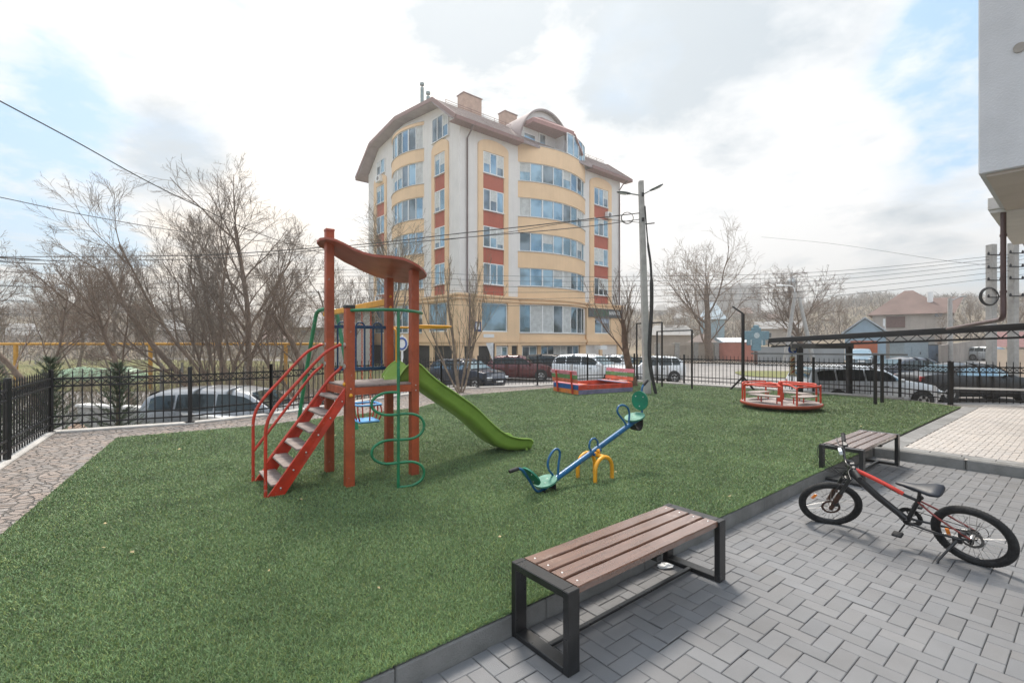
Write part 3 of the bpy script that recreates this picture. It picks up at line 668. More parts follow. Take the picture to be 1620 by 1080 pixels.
# ================================================================ SWING
def swing_set():
    e = V((-3.47, 9.0, 0)); s = P3+TW*.05; s = V((s.x, s.y, 0)); t = thing('swing_set', 'green arched swing frame with a yellow beam behind the climbing tower', 'swing frame', (e.x, e.y, ZT)); o = V((e.x, e.y, ZT))
    a = V((s.x, s.y, 2.215))-o; b = V((e.x, e.y, 2.215))-o; mb = MB(); mb.beam(a, b+(b-a)*.03, .07, .085, bev=.006); mb.build('beam', m_yel, t)
    L1 = V((-4.22, 9.5, 0)); L2 = V((-2.74, 8.55, 0)); d = (L2-L1).normalized()
    mb = MB(); f1 = V((L1.x, L1.y, ZT-.1))-o; f2 = V((L2.x, L2.y, ZT-.1))-o; top = V((0, 0, 2.30-ZT))
    mb.tube(spline([f1, f1.lerp(top-d*.32, .5), top-d*.36+V((0, 0, -.28)), top-d*.28+V((0, 0, -.06)), top-d*.1, top+d*.1, top+d*.28+V((0, 0, -.06)), top+d*.36+V((0, 0, -.28)), f2.lerp(top+d*.32, .5), f2], 6), .036, 10); mb.build('end_arch', m_green, t)
    # seat
    c = a.lerp(b, .27); bd = (b-a).normalized(); sd_ = V((bd.y, -bd.x, 0)); zs = .55-ZT
    st = thing('baby_swing', 'pale blue baby swing seat with red bars hanging from the yellow beam', 'swing', (c.x+o.x, c.y+o.y, ZT)); c = V((0, 0, 0))
    m_lb = mat('pale_blue_plastic', srgb(90, 160, 215), .45, 0, .08)
    mb = MB(); mb.box(c+V((0, 0, zs)), (.34, .30, .035), M3.Rotation(math.atan2(bd.y, bd.x), 3, 'Z'), .014); mb.build('seat', m_lb, st)
    mb = MB(); ring = [c+bd*.19*x+sd_*.17*y+V((0, 0, zs+.24)) for x, y in ((1, .7), (.7, 1), (-.7, 1), (-1, .7), (-1, -.7), (-.7, -1), (.7, -1), (1, -.7))]
    mb.tube(spline(ring, 3, True), .016, 8, True); mb.build('guard_ring', m_lb, st)
    mb = MB()
    for x in (-1, 0, 1):
        for y in (-1, 1): mb.tube(spline([c+bd*.15*x+sd_*.14*y+V((0, 0, zs+.02)), c+bd*.17*x+sd_*.17*y+V((0, 0, zs+.12)), c+bd*.14*x+sd_*.165*y+V((0, 0, zs+.23))], 3), .011, 6)
    for x in (-1, 1): mb.tube([c+bd*.16*x+V((0, 0, zs+.02)), c+bd*.185*x+V((0, 0, zs+.23))], .011, 6)
    mb.build('bars', m_red, st)
    for x in (-1, 1):
        mb = MB(); p0 = c+bd*.185*x+V((0, 0, zs+.25)); p1 = c+bd*.21*x+V((0, 0, 2.18-ZT)); n = 34
        for k in range(n):
            q = p0.lerp(p1, (k+.5)/n); dd = (p1-p0)/n*.62; s_ = sd_ if k % 2 else bd
            mb.tube([q-dd*.8+s_*.003, q-dd*.5+s_*.011, q+dd*.5+s_*.011, q+dd*.8+s_*.003, q+dd*.8-s_*.003, q+dd*.5-s_*.011, q-dd*.5-s_*.011, q-dd*.8-s_*.003], .0042, 4, True)
        mb.build('chain', mat('red_chain', srgb(196, 80, 50), .5, .2), st)
swing_set()
# ================================================================ SEESAW
def seesaw():
    c = V((.95, 5.52, ZT)); ang = ANG; t = thing('seesaw', 'small blue seesaw with green disc seats on a yellow arched base', 'seesaw', c, ang); tilt = 19.0
    # yellow base: two arches parallel to the beam
    for y in (-.13, .13):
        mb = MB(); r = .145
        mb.tube([V((-r, y, -.06)), V((-r, y, .10))]+[V((-math.cos(q)*r, y, .115+math.sin(q)*r)) for q in [math.pi*k/12 for k in range(1, 12)]]+[V((r, y, .10)), V((r, y, -.06))], .0225, 10); mb.build('base_arch', m_yel, t)
    mb = MB(); mb.tube([(0, -.13, .265), (0, .13, .265)], .022, 10); mb.box((0, 0, .285), (.09, .10, .045), None, .01); mb.ball((0, -.05, .318), .022, 8, 6); mb.build('pivot', m_yel, t)
    bm = bpy.data.objects.new('beam', None)
    rot = M3.Rotation(-R(tilt), 3, 'Y'); pv = V((0, 0, .315))
    def G(x, y, z): return rot @ V((x, y, z))+pv
    mb = MB(); mb.tube([G(-.86, 0, 0), G(.86, 0, 0)], .031, 12); mb.box(G(0, 0, -.02), (.13, .09, .03), rot, .004)
    b = mb.build('beam', m_blue2, t)
    mb = MB(); mb.tube([G(-.06+.0, 0, .02), G(-.075, 0, .08), G(-.045, 0, .13), G(0, 0, .145), G(.045, 0, .13), G(.075, 0, .08), G(.06, 0, .02)], .012, 8); mb.build('centre_loop', m_blue2, b)
    for s in (-1, 1):
        g = lambda x, y, z: G(s*x, y, z)
        mb = MB(); mb.tube(spline([g(.62, 0, .02), g(.575, 0, .12), g(.52, 0, .22), g(.52, 0, .27), g(.56, 0, .30), g(.63, 0, .285), g(.70, 0, .23), g(.72, 0, .15), g(.69, 0, .07), g(.66, 0, .0)], 5), .0125, 8); mb.build('hand_loop', m_blue2, b)
        rs = M3.Rotation(R(-tilt-s*(-4)), 3, 'Y')
        mb = MB(); cc = g(.80, 0, .05); nrm = (rot @ V((0, 0, 1))); mb.tube([cc-nrm*.009, cc+nrm*.009], .125, 28); mb.build('seat', m_seat, b)
        # backrest leans outwards
        ax = rot @ V((s*math.cos(R(16)), 0, math.sin(R(16)))); upv = rot @ V((s*math.sin(R(-16))*-1, 0, math.cos(R(16)))); cb = g(.965, 0, .20)
        ax = rot @ V((s*math.cos(R(18)), 0, -math.sin(R(18))))
        mb = MB(); mb.tube([cb-ax*.008, cb+ax*.008], .12, 28)
        bk = mb.build('backrest', m_seatd, b)
        mb = MB()
        up_ = rot @ V((s*math.sin(R(18)), 0, math.cos(R(18))))
        for (yy, zz) in ((-.055, .05), (.055, .05), (0, -.07)): mb.ball(cb+up_*zz+V((0, yy, 0))-ax*.010, .008, 6, 4); mb.ball(cb+up_*zz+V((0, yy, 0))+ax*.010, .008, 6, 4)
        mb.build('screws', mat('zinc', (.6, .6, .6), .3, .9), bk)
        mb = MB(); mb.tube(spline([g(.84, 0, -.01), g(.92, 0, .0), g(.96, 0, .05), g(.99, 0, .15), g(1.025, 0, .27), g(1.06, 0, .33), g(1.10, 0, .36)], 5), .014, 8); mb.build('back_stem', m_blue2, b)
        q0, q1 = g(1.09, 0, .355), g(1.20, 0, .38); mb = MB(); mb.tube([q0, q0.lerp(q1, .1), q0.lerp(q1, .9), q1], [.017, .020, .020, .016], 10); mb.build('handle_grip', m_rub, b)
        mb = MB()                                          # half tyre under the seat
        pts = [g(.80+.085*math.cos(q), 0, -.015-.11*math.sin(q)) for q in [math.pi*k/12 for k in range(13)]]
        rings = []
        for k, p in enumerate(pts):
            rd = (p-g(.80, 0, -.015)).normalized()
            rings.append([p+V((0, -.05, 0)), p+V((0, .05, 0)), p+V((0, .05, 0))-rd*.014, p+V((0, -.05, 0))-rd*.014])
        mb.loft(rings, caps=True, smooth=False); mb.build('rubber_bumper', m_rub, b)
m_blue2 = mat('bright_blue_metal', srgb(2, 90, 138), .42, 0, .15, 7, coat=.15, chips=.6)
m_seat = mat('worn_green_board', srgb(76, 134, 116), .6, 0, .22, 9, col2=srgb(44, 102, 84), chips=1.2, chipc=(.35, .42, .36))
m_seatd = mat('green_board', srgb(24, 122, 94), .5, 0, .12, 6)
m_rub = mat('rubber', (.03, .03, .032), .75, 0, .3, 14, .1)
seesaw()
# ================================================================ SANDPIT
def sandpit():
    c = gp(915.5, 624.4, ZT); a = R(28); t = thing('sandpit', 'colourful board sandpit with two facing plank benches', 'sandpit', c, a); L, D, h = 2.05, 1.35, .27
    cols = {'red': srgb(214, 72, 52), 'lav': srgb(128, 126, 158), 'pink': srgb(224, 138, 150), 'green': srgb(110, 150, 92), 'coral': srgb(222, 116, 84), 'blue': srgb(20, 92, 156), 'orange': srgb(226, 132, 60), 'pole': srgb(205, 62, 36)}
    mm = {k: mat('board_'+k, v, .55, 0, .16, 5, .15, 80, chips=.9) for k, v in cols.items()}
    def board(x0, x1, y0, y1, z0, z1, k, p=None, rot=None): mb = MB(); mb.box(((x0+x1)/2, (y0+y1)/2, (z0+z1)/2), (abs(x1-x0), abs(y1-y0), z1-z0), rot, .005); return mb.build('board', mm[k], p or t)
    g = .004
    for y in (0, D):                                   # long sides
        board(0, L, y-.014, y+.014, 0, h/2-g, 'lav'); board(0, L, y-.0145, y+.0145, h/2, h, 'red')
    for x in (0, L):
        board(x-.014, x+.014, .018, D-.018, 0, h/2-g, 'orange' if x == 0 else 'lav'); board(x-.0145, x+.0145, .018, D-.018, h/2, h, 'blue' if x == 0 else 'red')
    board(.02, L-.02, .02, D-.02, .02, .12, 'orange').name = 'sand'; 
    s = bpy.data.objects['sand']; s.data.materials[0] = mat('sand', (.42, .34, .22), .95, 0, .2, 12, .5, 60)
    for x, s in ((0, 1), (L, -1)):                     # seats and leaning backs
        board(x, x+s*.16, .0, D, h+.002, h+.026, 'pink' if s > 0 else 'coral'); board(x+s*.165, x+s*.32, .0, D, h+.002, h+.026, 'coral' if s > 0 else 'lav')
        rot = M3.Rotation(R(-8*s), 3, 'Y')
        for i, k in enumerate(('coral', 'green', 'pink')):
            z0 = h+.055+i*.125; xx = x-s*(.02+(z0-h+.06)*.14); mb = MB(); mb.box((xx, D/2, z0+.058), (.022, D, .115), rot, .004); mb.build('back_board', mm[k], t)
        for y in (.26, D-.30):
            mb = MB(); mb.beam((x-s*.035, y, 0), (x-s*.105, y, h+.40), .07, .025, up=(1, 0, 0), bev=.003); mb.build('brace', mm['pole'], t)
    return t
sandpit()
# ================================================================ MERRY-GO-ROUND
def merry():
    Y = 11.3; t = thing('merry_go_round', 'round merry-go-round with orange red rails and plank seats', 'merry-go-round', ((1234.5-810)/F*Y, Y, ZT), .5); r = .86
    mb = MB(); mb.tube([(0, 0, .06), (0, 0, .085), (0, 0, .13), (0, 0, .150)], [r-.10, r-.02, r, r-.012], 56); mb.build('platform', [m_terra], t)
    mb = MB(); mb.tube([(0, 0, .1505), (0, 0, .156)], r-.03, 48); mb.build('deck', m_deck2, t)
    mb = MB(); mb.cyl((0, 0, 0), (0, 0, .59), .058, n=14); mb.ball((0, 0, .59), .048, 12, 6); mb.build('centre_post', m_orng, t)
    for k in range(4):
        a0 = k*math.pi/2; pt = lambda a, rad, z: V((math.cos(a0+a)*rad, math.sin(a0+a)*rad, z))
        mb = MB(); h = .56
        arc = [pt(-.56+1.12*i/10, .80, h) for i in range(11)]
        mb.tube([pt(-.60, .80, .15)]+[pt(-.60, .80, h-.07), pt(-.595, .80, h-.02)]+arc+[pt(.595, .80, h-.02), pt(.60, .80, h-.07), pt(.60, .80, .15)], .020, 8)
        mb.tube(spline([pt(-.60, .80, h-.04), pt(-.50, .45, h), pt(-.2, .18, h), V((0, 0, h))], 4), .019, 8)
        mb.tube(spline([pt(.60, .80, h-.04), pt(.50, .45, h), pt(.2, .18, h), V((0, 0, h))], 4), .019, 8)
        for q in (-.42, .42): mb.tube([pt(q, .47, .15), pt(q, .47, .31)], .014, 8)
        mb.build('rail', m_orng, t)
        mb = MB(); out = [pt(q, .74, .315) for q in (-.55, -.35, -.12, .12, .35, .55)]+[pt(q, .44, .315) for q in (.55, .25, -.25, -.55)]; mb.prism(out, (0, 0, .022)); mb.build('seat', m_deck2, t)
m_orng = mat('orange_red_metal', srgb(206, 62, 32), .45, 0, .14, 6, coat=.15, chips=.6); m_terra = mat('rim_metal', srgb(170, 78, 56), .5, 0, .1, 5)
m_deck2 = mat('grey_plywood', (.36, .31, .29), .6, 0, .15, 6, .15, 90)
merry()
# ================================================================ BICYCLE
def bicycle():
    rear = V((3.55, 3.68, 0)); front = V((3.05, 4.47, 0)); h = math.atan2(front.y-rear.y, front.x-rear.x); lean = R(-21); Rr = .25
    t = thing('bicycle', 'small black and red children\'s bicycle leaning on its kickstand on the paving', 'bicycle', rear, rot=(lean, 0, h))
    Mt = M3.Rotation(h, 3, 'Z') @ M3.Rotation(lean, 3, 'X'); inv = Mt.inverted()
    B = mat('bike_black', (.012, .012, .014), .3, .1, .1, 8, coat=.4); RD = mat('bike_red', srgb(205, 52, 32), .35, 0, .1, 6, coat=.4)
    MT = mat('bike_steel', (.62, .61, .60), .35, .7, .15, 20); DK = mat('bike_dark_metal', (.06, .06, .062), .4, .6, .2, 20); OR = mat('orange_reflector', (.95, .26, .02), .25, 0, .1, 30, coat=.5)
    TY = mat('tyre', (.018, .018, .019), .8, 0, .35, 30, .3, 160); BZ = mat('bronze', (.10, .055, .042), .4, .5, .2, 20)
    def wheel(parent, c, tf, nm='wheel', angle0=.2):
        w = bpy.data.objects.new(nm, None)
        r = Rr-.027
        P = lambda a, rad, y: tf(V((c.x+math.cos(a)*rad, c.y+y, c.z+math.sin(a)*rad)))
        mb = MB(); rings = []; n = 64
        for i in range(n+1):
            a = 2*math.pi*i/n; rings.append([P(a, r+.027*math.cos(q)*1.0, .027*math.sin(q)) for q in [2*math.pi*k/14 for k in range(14)]])
        mb.loft(rings)
        for i in range(76):                                # tread knobs
            a = 2*math.pi*i/76
            for y in (-.012, 0.0, .012):
                a2 = a+(.02 if y == 0 else 0); q = P(a2, Rr-.0035+(-.003 if y else 0), y); d1 = (P(a2+.01, Rr, y)-P(a2, Rr, y)).normalized(); d2 = (P(a2, Rr, y)-P(a2, r, y)).normalized()
                mb.beam(q-d1*.0045, q+d1*.0045, .008, .006, up=d2)
        ty = mb.build('wheel', TY, parent)
        mb = MB(); rings = []
        for i in range(n+1):
            a = 2*math.pi*i/n; rings.append([P(a, rr, y) for rr, y in ((r-.012, -.014), (r-.032, -.010), (r-.036, 0), (r-.032, .010), (r-.012, .014))])
        mb.loft(rings, closed=False); mb.build('rim', B, ty)
        mb = MB(); mb.tube([P(0, 0, -.045), P(0, 0, -.03), P(0, 0, .03), P(0, 0, .045)], [.007, .012, .012, .007], 10)
        for i in range(28):
            a = 2*math.pi*i/28; s = .022 if i % 2 else -.022; mb.tube([P(a+(.5 if i % 4 < 2 else -.5), .018, s), P(a, r-.034, 0)], .0017, 4, caps=False)
        mb.tube([P(-.55, r-.034, 0), P(-.55, r-.075, 0)], .0035, 6)
        mb.build('spokes', MT, ty)
        mb = MB()                                          # brake disc with cut-outs
        rings = []
        for i in range(37):
            a = 2*math.pi*i/36; e = .003*math.sin(i*3.0); rings.append([P(a, .075+e, .038), P(a, .056, .038), P(a, .056, .0395), P(a, .075+e, .0395)])
        mb.loft(rings, smooth=False)
        for i in range(6): a = math.pi*i/3; mb.beam(P(a, .018, .039), P(a+.5, .057, .039), .007, .002, up=(0, 0, 1))
        mb.build('brake_disc', BZ if nm == 'f' else mat('disc_steel', (.20, .19, .18), .4, .7, .2, 20), ty)
        mb = MB(); a = .75 if nm == 'f' else -.12; q = [P(a-.13, r-.062, 0), P(a+.13, r-.062, 0)]
        q = (P(a-.20, .150, 0), P(a+.20, .150, 0)); nn = (P(a, .17, 0)-P(a, .13, 0)).normalized(); mb.beam(q[0], q[1], .010, .026, up=nn, bev=.003); mb.build('reflector', OR, ty)
        return ty
    I = lambda p: p
    wr = wheel(t, V((0, 0, Rr)), I, 'r')
    bb = V((.40, 0, .245)); st = V((.30, 0, .47)); hd0 = V((.775, 0, .575)); hd1 = V((.745, 0, .665))
    mb = MB(); mb.tube([bb, st, V((.293, 0, .50))], .0165, 12); mb.tube([hd0, hd1], .024, 12)
    mb.tube([bb, bb.lerp(hd0, .5), hd0+V((-.01, 0, .03))], [.024, .026, .026], 12, flat=1.15)
    mb.tube([V((.30, 0, .455)), V((.44, 0, .50))], .0125, 10); mb.cyl(bb-V((0, .036, 0)), bb+V((0, .036, 0)), .021)
    for s in (-1, 1): mb.tube(spline([bb+V((0, .025*s, 0)), V((.27, .045*s, .235)), V((.12, .055*s, .235)), V((0, .058*s, Rr))], 4), .0095, 8); mb.cyl(V((0, .052*s, Rr)), V((0, .064*s, Rr)), .014)
    fr = mb.build('frame', B, t)
    mb = MB(); mb.tube(spline([V((.40, 0, .492)), V((.55, 0, .565)), V((.70, 0, .625)), V((.75, 0, .64))], 5), [.0165]+[.017]*5+[.018]*10, 12); mb.build('top_tube', RD, fr)
    mb = MB(); mb.tube(spline([V((.44, .0, .508)), V((.52, 0, .548))], 2), .0170, 12); mb.build('top_tube_decal', B, fr)
    mb = MB()
    for s in (-1, 1): mb.tube(spline([V((.305, .012*s, .455)), V((.18, .045*s, .37)), V((.0, .058*s, Rr+.01))], 5), .0075, 8)
    mb.build('seat_stays', mat('bike_dark_red', (.22, .03, .022), .35, 0, .1, 6, coat=.4), fr)
    mb = MB(); mb.tube([st, V((.285, 0, .560))], .0125, 10); mb.tube([V((.29, 0, .49)), V((.286, 0, .50))], .022, 10); sp_ = mb.build('seat_post', B, t)
    mb = MB(); rings = []
    for (x, w_, z, hh) in ((.14, .060, .590, .022), (.155, .084, .594, .038), (.20, .086, .592, .044), (.25, .066, .588, .040), (.31, .040, .587, .032), (.38, .027, .590, .026), (.425, .020, .590, .020), (.44, .008, .586, .010)):
        rings.append([V((x, w_*math.cos(q), z+(hh*.45*math.sin(q) if math.sin(q) > 0 else hh*.9*math.sin(q)))) for q in [2*math.pi*k/16 for k in range(16)]])
    mb.loft(rings, caps=True); sd_ = mb.build('saddle', mat('saddle', (.010, .014, .024), .5, 0, .15, 12), t)
    mb = MB()
    for s in (-1, 1): mb.tube([V((.17, .028*s, .575)), V((.24, .022*s, .557)), V((.32, .02*s, .557)), V((.41, .008*s, .578))], .0035, 6)
    mb.build('saddle_rails', DK, sd_)
    # steering
    ax = (hd1-hd0).normalized(); RA = M3.Rotation(R(33), 3, ax); piv = hd0
    S = lambda p: piv+RA @ (p-piv)
    wheel(t, V((.98, 0, Rr)), S, 'f')
    fk = MB(); crown = hd0-ax*.022
    for s in (-1, 1):
        a0 = crown+V((.008, .052*s, .005)); e = V((.98, .054*s, Rr)); dn = (e-a0); fk.tube([S(a0-dn*.06), S(a0+dn*.5)], .0165, 10)
        fk.tube([S(crown), S(a0)], .014, 10)
    fk.tube([S(hd0-ax*.03), S(hd1+ax*.03)], .015, 10); f = fk.build('fork', DK, t)
    mb = MB()
    for s in (-1, 1):
        a0 = crown+V((.008, .052*s, .005)); e = V((.98, .054*s, Rr)); dn = (e-a0); mb.tube([S(a0+dn*.48), S(a0+dn*.55), S(e)], [.021, .022, .017], 10); mb.cyl(S(e+V((0, -.01, 0))), S(e+V((0, .01, 0))), .017)
    mb.tube([S(crown+(V((.98, 0, Rr))-crown)*.46+V((0, -.05, 0))+V((.03, 0, .02))), S(crown+(V((.98, 0, Rr))-crown)*.46+V((.045, 0, .03))), S(crown+(V((.98, 0, Rr))-crown)*.46+V((0, .05, 0))+V((.03, 0, .02)))], .010, 8)
    mb.build('fork_lowers', BZ, f)
    mb = MB(); q = S(V((.935, .058, .30))); mb.box(q, (.05, .028, .05), RA, .008); q = S(crown+V((.035, 0, -.02))); mb.box(q, (.04, .05, .03), RA, .008); mb.build('brake_caliper', DK, f)
    stem0 = hd1+ax*.035; stem1 = stem0+V((.045, 0, .028)); mb = MB(); mb.tube([S(hd1), S(stem0)], .018, 10); mb.tube([S(stem0), S(stem1)], .016, 10)
    bar = [S(stem1+V((x, y, z))) for x, y, z in ((-.045, -.285, .055), (-.03, -.20, .05), (-.015, -.12, .04), (0, -.05, 0), (0, .05, 0), (-.015, .12, .04), (-.03, .20, .05), (-.045, .285, .055))]
    mb.tube(spline(bar, 4), .0105, 8); hb = mb.build('handlebar', B, t)
    for s in (-1, 1):
        g0 = stem1+V((-.032, .19*s, .051)); g1 = stem1+V((-.046, .292*s, .056)); mb = MB(); ks = [.0155, .0175, .016, .0175, .016, .0175, .016, .0185]; mb.tube([S(g0.lerp(g1, k/7)) for k in range(8)], ks, 10); mb.build('grip', m_rub, hb)
        mb = MB(); b0 = g0+V((.0, -.035*s, 0)); mb.box(S(b0), (.03, .045, .03), RA, .006); mb.tube(spline([S(b0+V((.02, 0, -.005))), S(b0+V((.045, .03*s, -.012))), S(b0+V((.045, .12*s, -.012)))], 4), .0055, 6); mb.box(S(b0+V((.0, -.03*s, .015))), (.04, .03, .022), RA, .006); mb.build('brake_lever', DK, hb)
    mb = MB(); mb.box(S(stem1+V((.018, -.085, .038))), (.028, .055, .045), RA, .006); mb.build('front_reflector', mat('clear_reflector', (.75, .80, .84), .2, 0, .1, 60, coat=.5), hb)
    mb = MB(); h0 = stem1
    for s, bulge in ((-1, .10), (-1, .14), (1, .09), (1, .12)):
        a = h0+V((.01, .14*s, .04)); mb.tube(spline([S(a), S(a+V((bulge, .02*s, .04))), S(a+V((bulge+.04, -.06*s, -.05))), S(a+V((bulge*.6, -.12*s, -.16))), S(crown+V((.03, .02*s, -.01)))], 6), .0026, 6)
    mb.tube(spline([S(crown+V((.03, .02, -.01))), S(V((.93, .075, .45))), S(V((.95, .065, .33)))], 5), .0026, 6)
    mb.tube(spline([S(h0+V((.02, .05, 0))), V((.70, .03, .60)), V((.5, .025, .36)), V((.40, .03, .225)), V((.2, .066, .23)), V((.05, .07, .26))], 5), .0026, 6)
    mb.build('cables', m_rub, t)
    # drivetrain
    mb = MB(); cr = V((bb.x, -.052, bb.z))
    rings = []
    for i in range(65):
        a = 2*math.pi*i/64; e = .003 if i % 2 else 0; rings.append([cr+V((math.cos(a)*q, y, math.sin(a)*q)) for q, y in ((.084+e, -.004), (.052, -.004), (.052, .004), (.084+e, .004))])
    mb.loft(rings, smooth=False)
    for i in range(5): a = i*1.2566; mb.beam(cr, cr+V((math.cos(a)*.065, 0, math.sin(a)*.065)), .004, .014, up=(0, 1, 0))
    mb.build('chainring', DK, t)
    for s in (1, -1):
        a = R(-62) if s > 0 else R(118); e = bb+V((math.cos(a)*.10, .062*s, math.sin(a)*.10)); mb = MB(); mb.beam(bb+V((0, .055*s, 0)), e, .012, .022, up=(0, 1, 0), bev=.004); c_ = mb.build('crank', DK, t)
        mb = MB(); mb.box(e+V((0, .040*s, 0)), (.07, .06, .022), None, .006); mb.tube([e, e+V((0, .03*s, 0))], .006, 6); mb.build('pedal', m_rub, c_)
    mb = MB()
    for k, rr_ in enumerate((.044, .038, .033, .028, .024)): mb.tube([V((0, -.022-.005*k, Rr)), V((0, -.0245-.005*k, Rr))], rr_, 20)
    mb.build('cassette', DK, wr)
    mb = MB(); mb.tube([V((.40, -.05, bb.z+.078)), V((.01, -.036, Rr+.035))], .0035, 5); mb.tube([V((.40, -.05, bb.z-.078)), V((.03, -.045, .155))], .0035, 5); mb.build('chain', DK, t)
    mb = MB(); mb.box((.01, -.06, .20), (.035, .02, .06), None, .006); mb.tube([(.0, -.05, .205), (.035, -.05, .13)], .009, 6); mb.cyl((.03, -.056, .15), (.03, -.044, .15), .018, n=12); mb.tube(spline([V((-.01, -.06, .22)), V((-.07, -.06, .23)), V((-.06, -.06, .30)), V((.03, -.055, .31))], 5), .0026, 6); mb.build('derailleur', DK, t)
    mb = MB(); mb.box((.045, .048, Rr+.03), (.05, .026, .045), None, .008); mb.build('rear_caliper', DK, t)
    # kickstand: foot really on the paving
    foot = inv @ (V((3.262, 3.70, .008))-rear); k0 = V((.075, .066, .228)); mb = MB(); mb.box(k0, (.06, .022, .05), None, .006); mb.tube([k0, k0.lerp(foot, .45)], .0125, 8); mb.tube([k0.lerp(foot, .40), k0.lerp(foot, .97)], .0085, 8); mb.tube([k0.lerp(foot, .93), foot], [.011, .016], 8); mb.build('kickstand', B, t)
    return t
bicycle()
# ================================================================ NEAR BUILDING (right) AND ITS CANOPY SLAB
def near_building():
    c = V((4.56, 4.71, 0)); t = thing('residential_block', 'overhanging pale rendered corner of the near building at the right edge', 'building', c, ANG+R(1.0)); zb = 3.33
    m1 = mat('grey_render', (.58, .58, .60), .9, 0, .04, 2.5, .22, 60, coord='World', streak=.12); m2 = mat('soffit_render', (.58, .51, .46), .9, 0, .05, 2, .35, 60, coord='World')
    mb = MB(); mb.box((7, -3.5, zb+6), (14, 7, 12), None, .01); mb.build('upper_wall', m1, t)
    mb = MB(); mb.box((7.02, -3.52, zb-.012), (13.94, 6.94, .03)); mb.build('soffit', m2, t)
    mb = MB(); mb.box((1.9, -.72, zb-.05), (1.6, .10, .07)); mb.build('soffit_groove', mat('soffit_dark', (.25, .19, .165), .9, 0, .05), t)
    mb = MB(); mb.box((7.5, -3.9, zb/2-.1), (12, 4.6, zb+.15)); mb.build('ground_floor', m2, t)
    mb = MB(); p = V((.75, -.42, 5.1)); mb.tube([(-.012, -.28, 4.44), (.0, -.28, 4.44)], .045, 16); mb.build('wall_vent', mat('vent', (.32, .29, .26), .6), t)
    mb = MB(); mb.box((3.2, -.35, zb-.05), (.08, .08, .05), None, .01); mb.ball((3.15, -.35, zb-.09), .035, 12, 8); mb.build('security_camera', mat('cam_dark', (.08, .075, .075), .3), t)
    mb = MB(); mb.tube([(3.6, -.42, zb-.10), (4.6, -.42, zb-.10)], .018, 8); mb.build('light_tube', m_white, t)
    # lower slab with pale fascia that sticks out
    mb = MB(); mb.box((3.45, -.22, zb-.012+.0), (3.05, .62, .04)); mb.box((3.45, -.22, zb+.085), (3.09, .66, .15), None, .006); mb.build('canopy_slab', mat('fascia', (.62, .60, .585), .85, 0, .05, 3, .3, 60), t)
    return t
near_building()
mb = MB(); a = V((6.10, 5.98, 0))
pts = [a+V((0, 0, 3.36)), a+V((0, 0, 2.2))]+spline([a+V((0, 0, 2.12)), a+V((0, 0, 2.03)), a+V((.03, .05, 1.985)), a+V((.10, .14, 1.975))], 4)+[V((9.4, 10.4, 1.97))]
mb.tube(pts, .029, 12)
for z in (3.0, 2.3): mb.tube([a+V((0, 0, z)), a+V((0, 0, z+.03))], .035, 12)
tag(mb.build('downpipe', mat('brown_pipe', (.12, .075, .075), .42, .2, .12, 4)), 'dark brown rainwater pipe dropping from the canopy slab and bending away left', 'drainpipe')
# ================================================================ BLACK CANOPY OVER THE STREET SIDE
def shelter():
    A = V((8.2, 15.4, 1.70)); B = V((14.6, 10.6, 2.16)); d = (B-A); out = V((.60, .70, .02)); t = thing('carport', 'long black flat canopy with a lattice edge behind the merry-go-round', 'canopy', (8.85, 14.75, ZT)); o = V(t.location)
    wv = out*3.0; mb = MB(); mb.add([A-o, B-o, B+wv-o, A+wv-o, A+V((0, 0, .10))-o, B+V((0, 0, .14))-o, B+wv+V((0, 0, .14))-o, A+wv+V((0, 0, .10))-o], [(0, 1, 2, 3), (7, 6, 5, 4), (0, 4, 5, 1), (1, 5, 6, 2), (2, 6, 7, 3), (3, 7, 4, 0)]); mb.build('roof_sheet', mat('roof_black', (.03, .03, .034), .5, .1, .2, 3), t)
    mb = MB(); dz = V((0, 0, -.10))
    mb.beam(A-o, B-o, .05, .09); mb.beam(A+V((0, 0, -.165))-o+d*.01, B-o+V((0, 0, -.25)), .045, .055); n = 44
    for i in range(n):
        p = A+d*(i/n)-o; q = A+d*((i+1)/n)-o; lo = V((0, 0, -.165-.085*i/n)); mb.beam(p+(lo if i % 2 else V((0, 0, -.02))), q+(V((0, 0, -.02)) if i % 2 else lo), .022, .022)
    mb.beam(A-o, A-o+V((0, 0, -.165)), .025, .025); mb.build('lattice_edge', m_fence, t)
    c1 = V((8.82, 14.75, 0)); c2 = V((10.15, 14.5, 0))
    for c in (c1, c2): mb = MB(); mb.box(V((c.x, c.y, (1.5+ZT)/2))-V((o.x, o.y, o.z)), (.13, .13, 1.5-ZT+.1), None, .006); mb.build('column', m_fence, t)
    mb = MB(); dd = (c2-c1).normalized(); mb.beam(c1-dd*.25+V((0, 0, 1.56))-o, c2+dd*.1+V((0, 0, 1.56))-o, .12, .15, bev=.006); mb.build('header_beam', mat('dark_grey_steel', (.07, .068, .07), .5, .1), t)
shelter()
mb = MB(); t = thing('exercise_bar', 'long grey horizontal bar on two black posts under the black canopy', 'bar frame', (9.05, 12.0, ZT))
for x, y in ((9.05, 12.0), (9.45, 12.3)):
    mb = MB(); mb.beam((x-9.05, y-12, -.05), (x-9.05, y-12, 1.22), .055, .055); mb.build('post', m_fence, t)
mb = MB(); mb.beam((-2.15, 1.9, 1.215), (.85, .05, 1.225), .035, .045); mb.build('bar', mat('grey_bar', (.18, .185, .19), .35, .5), t)
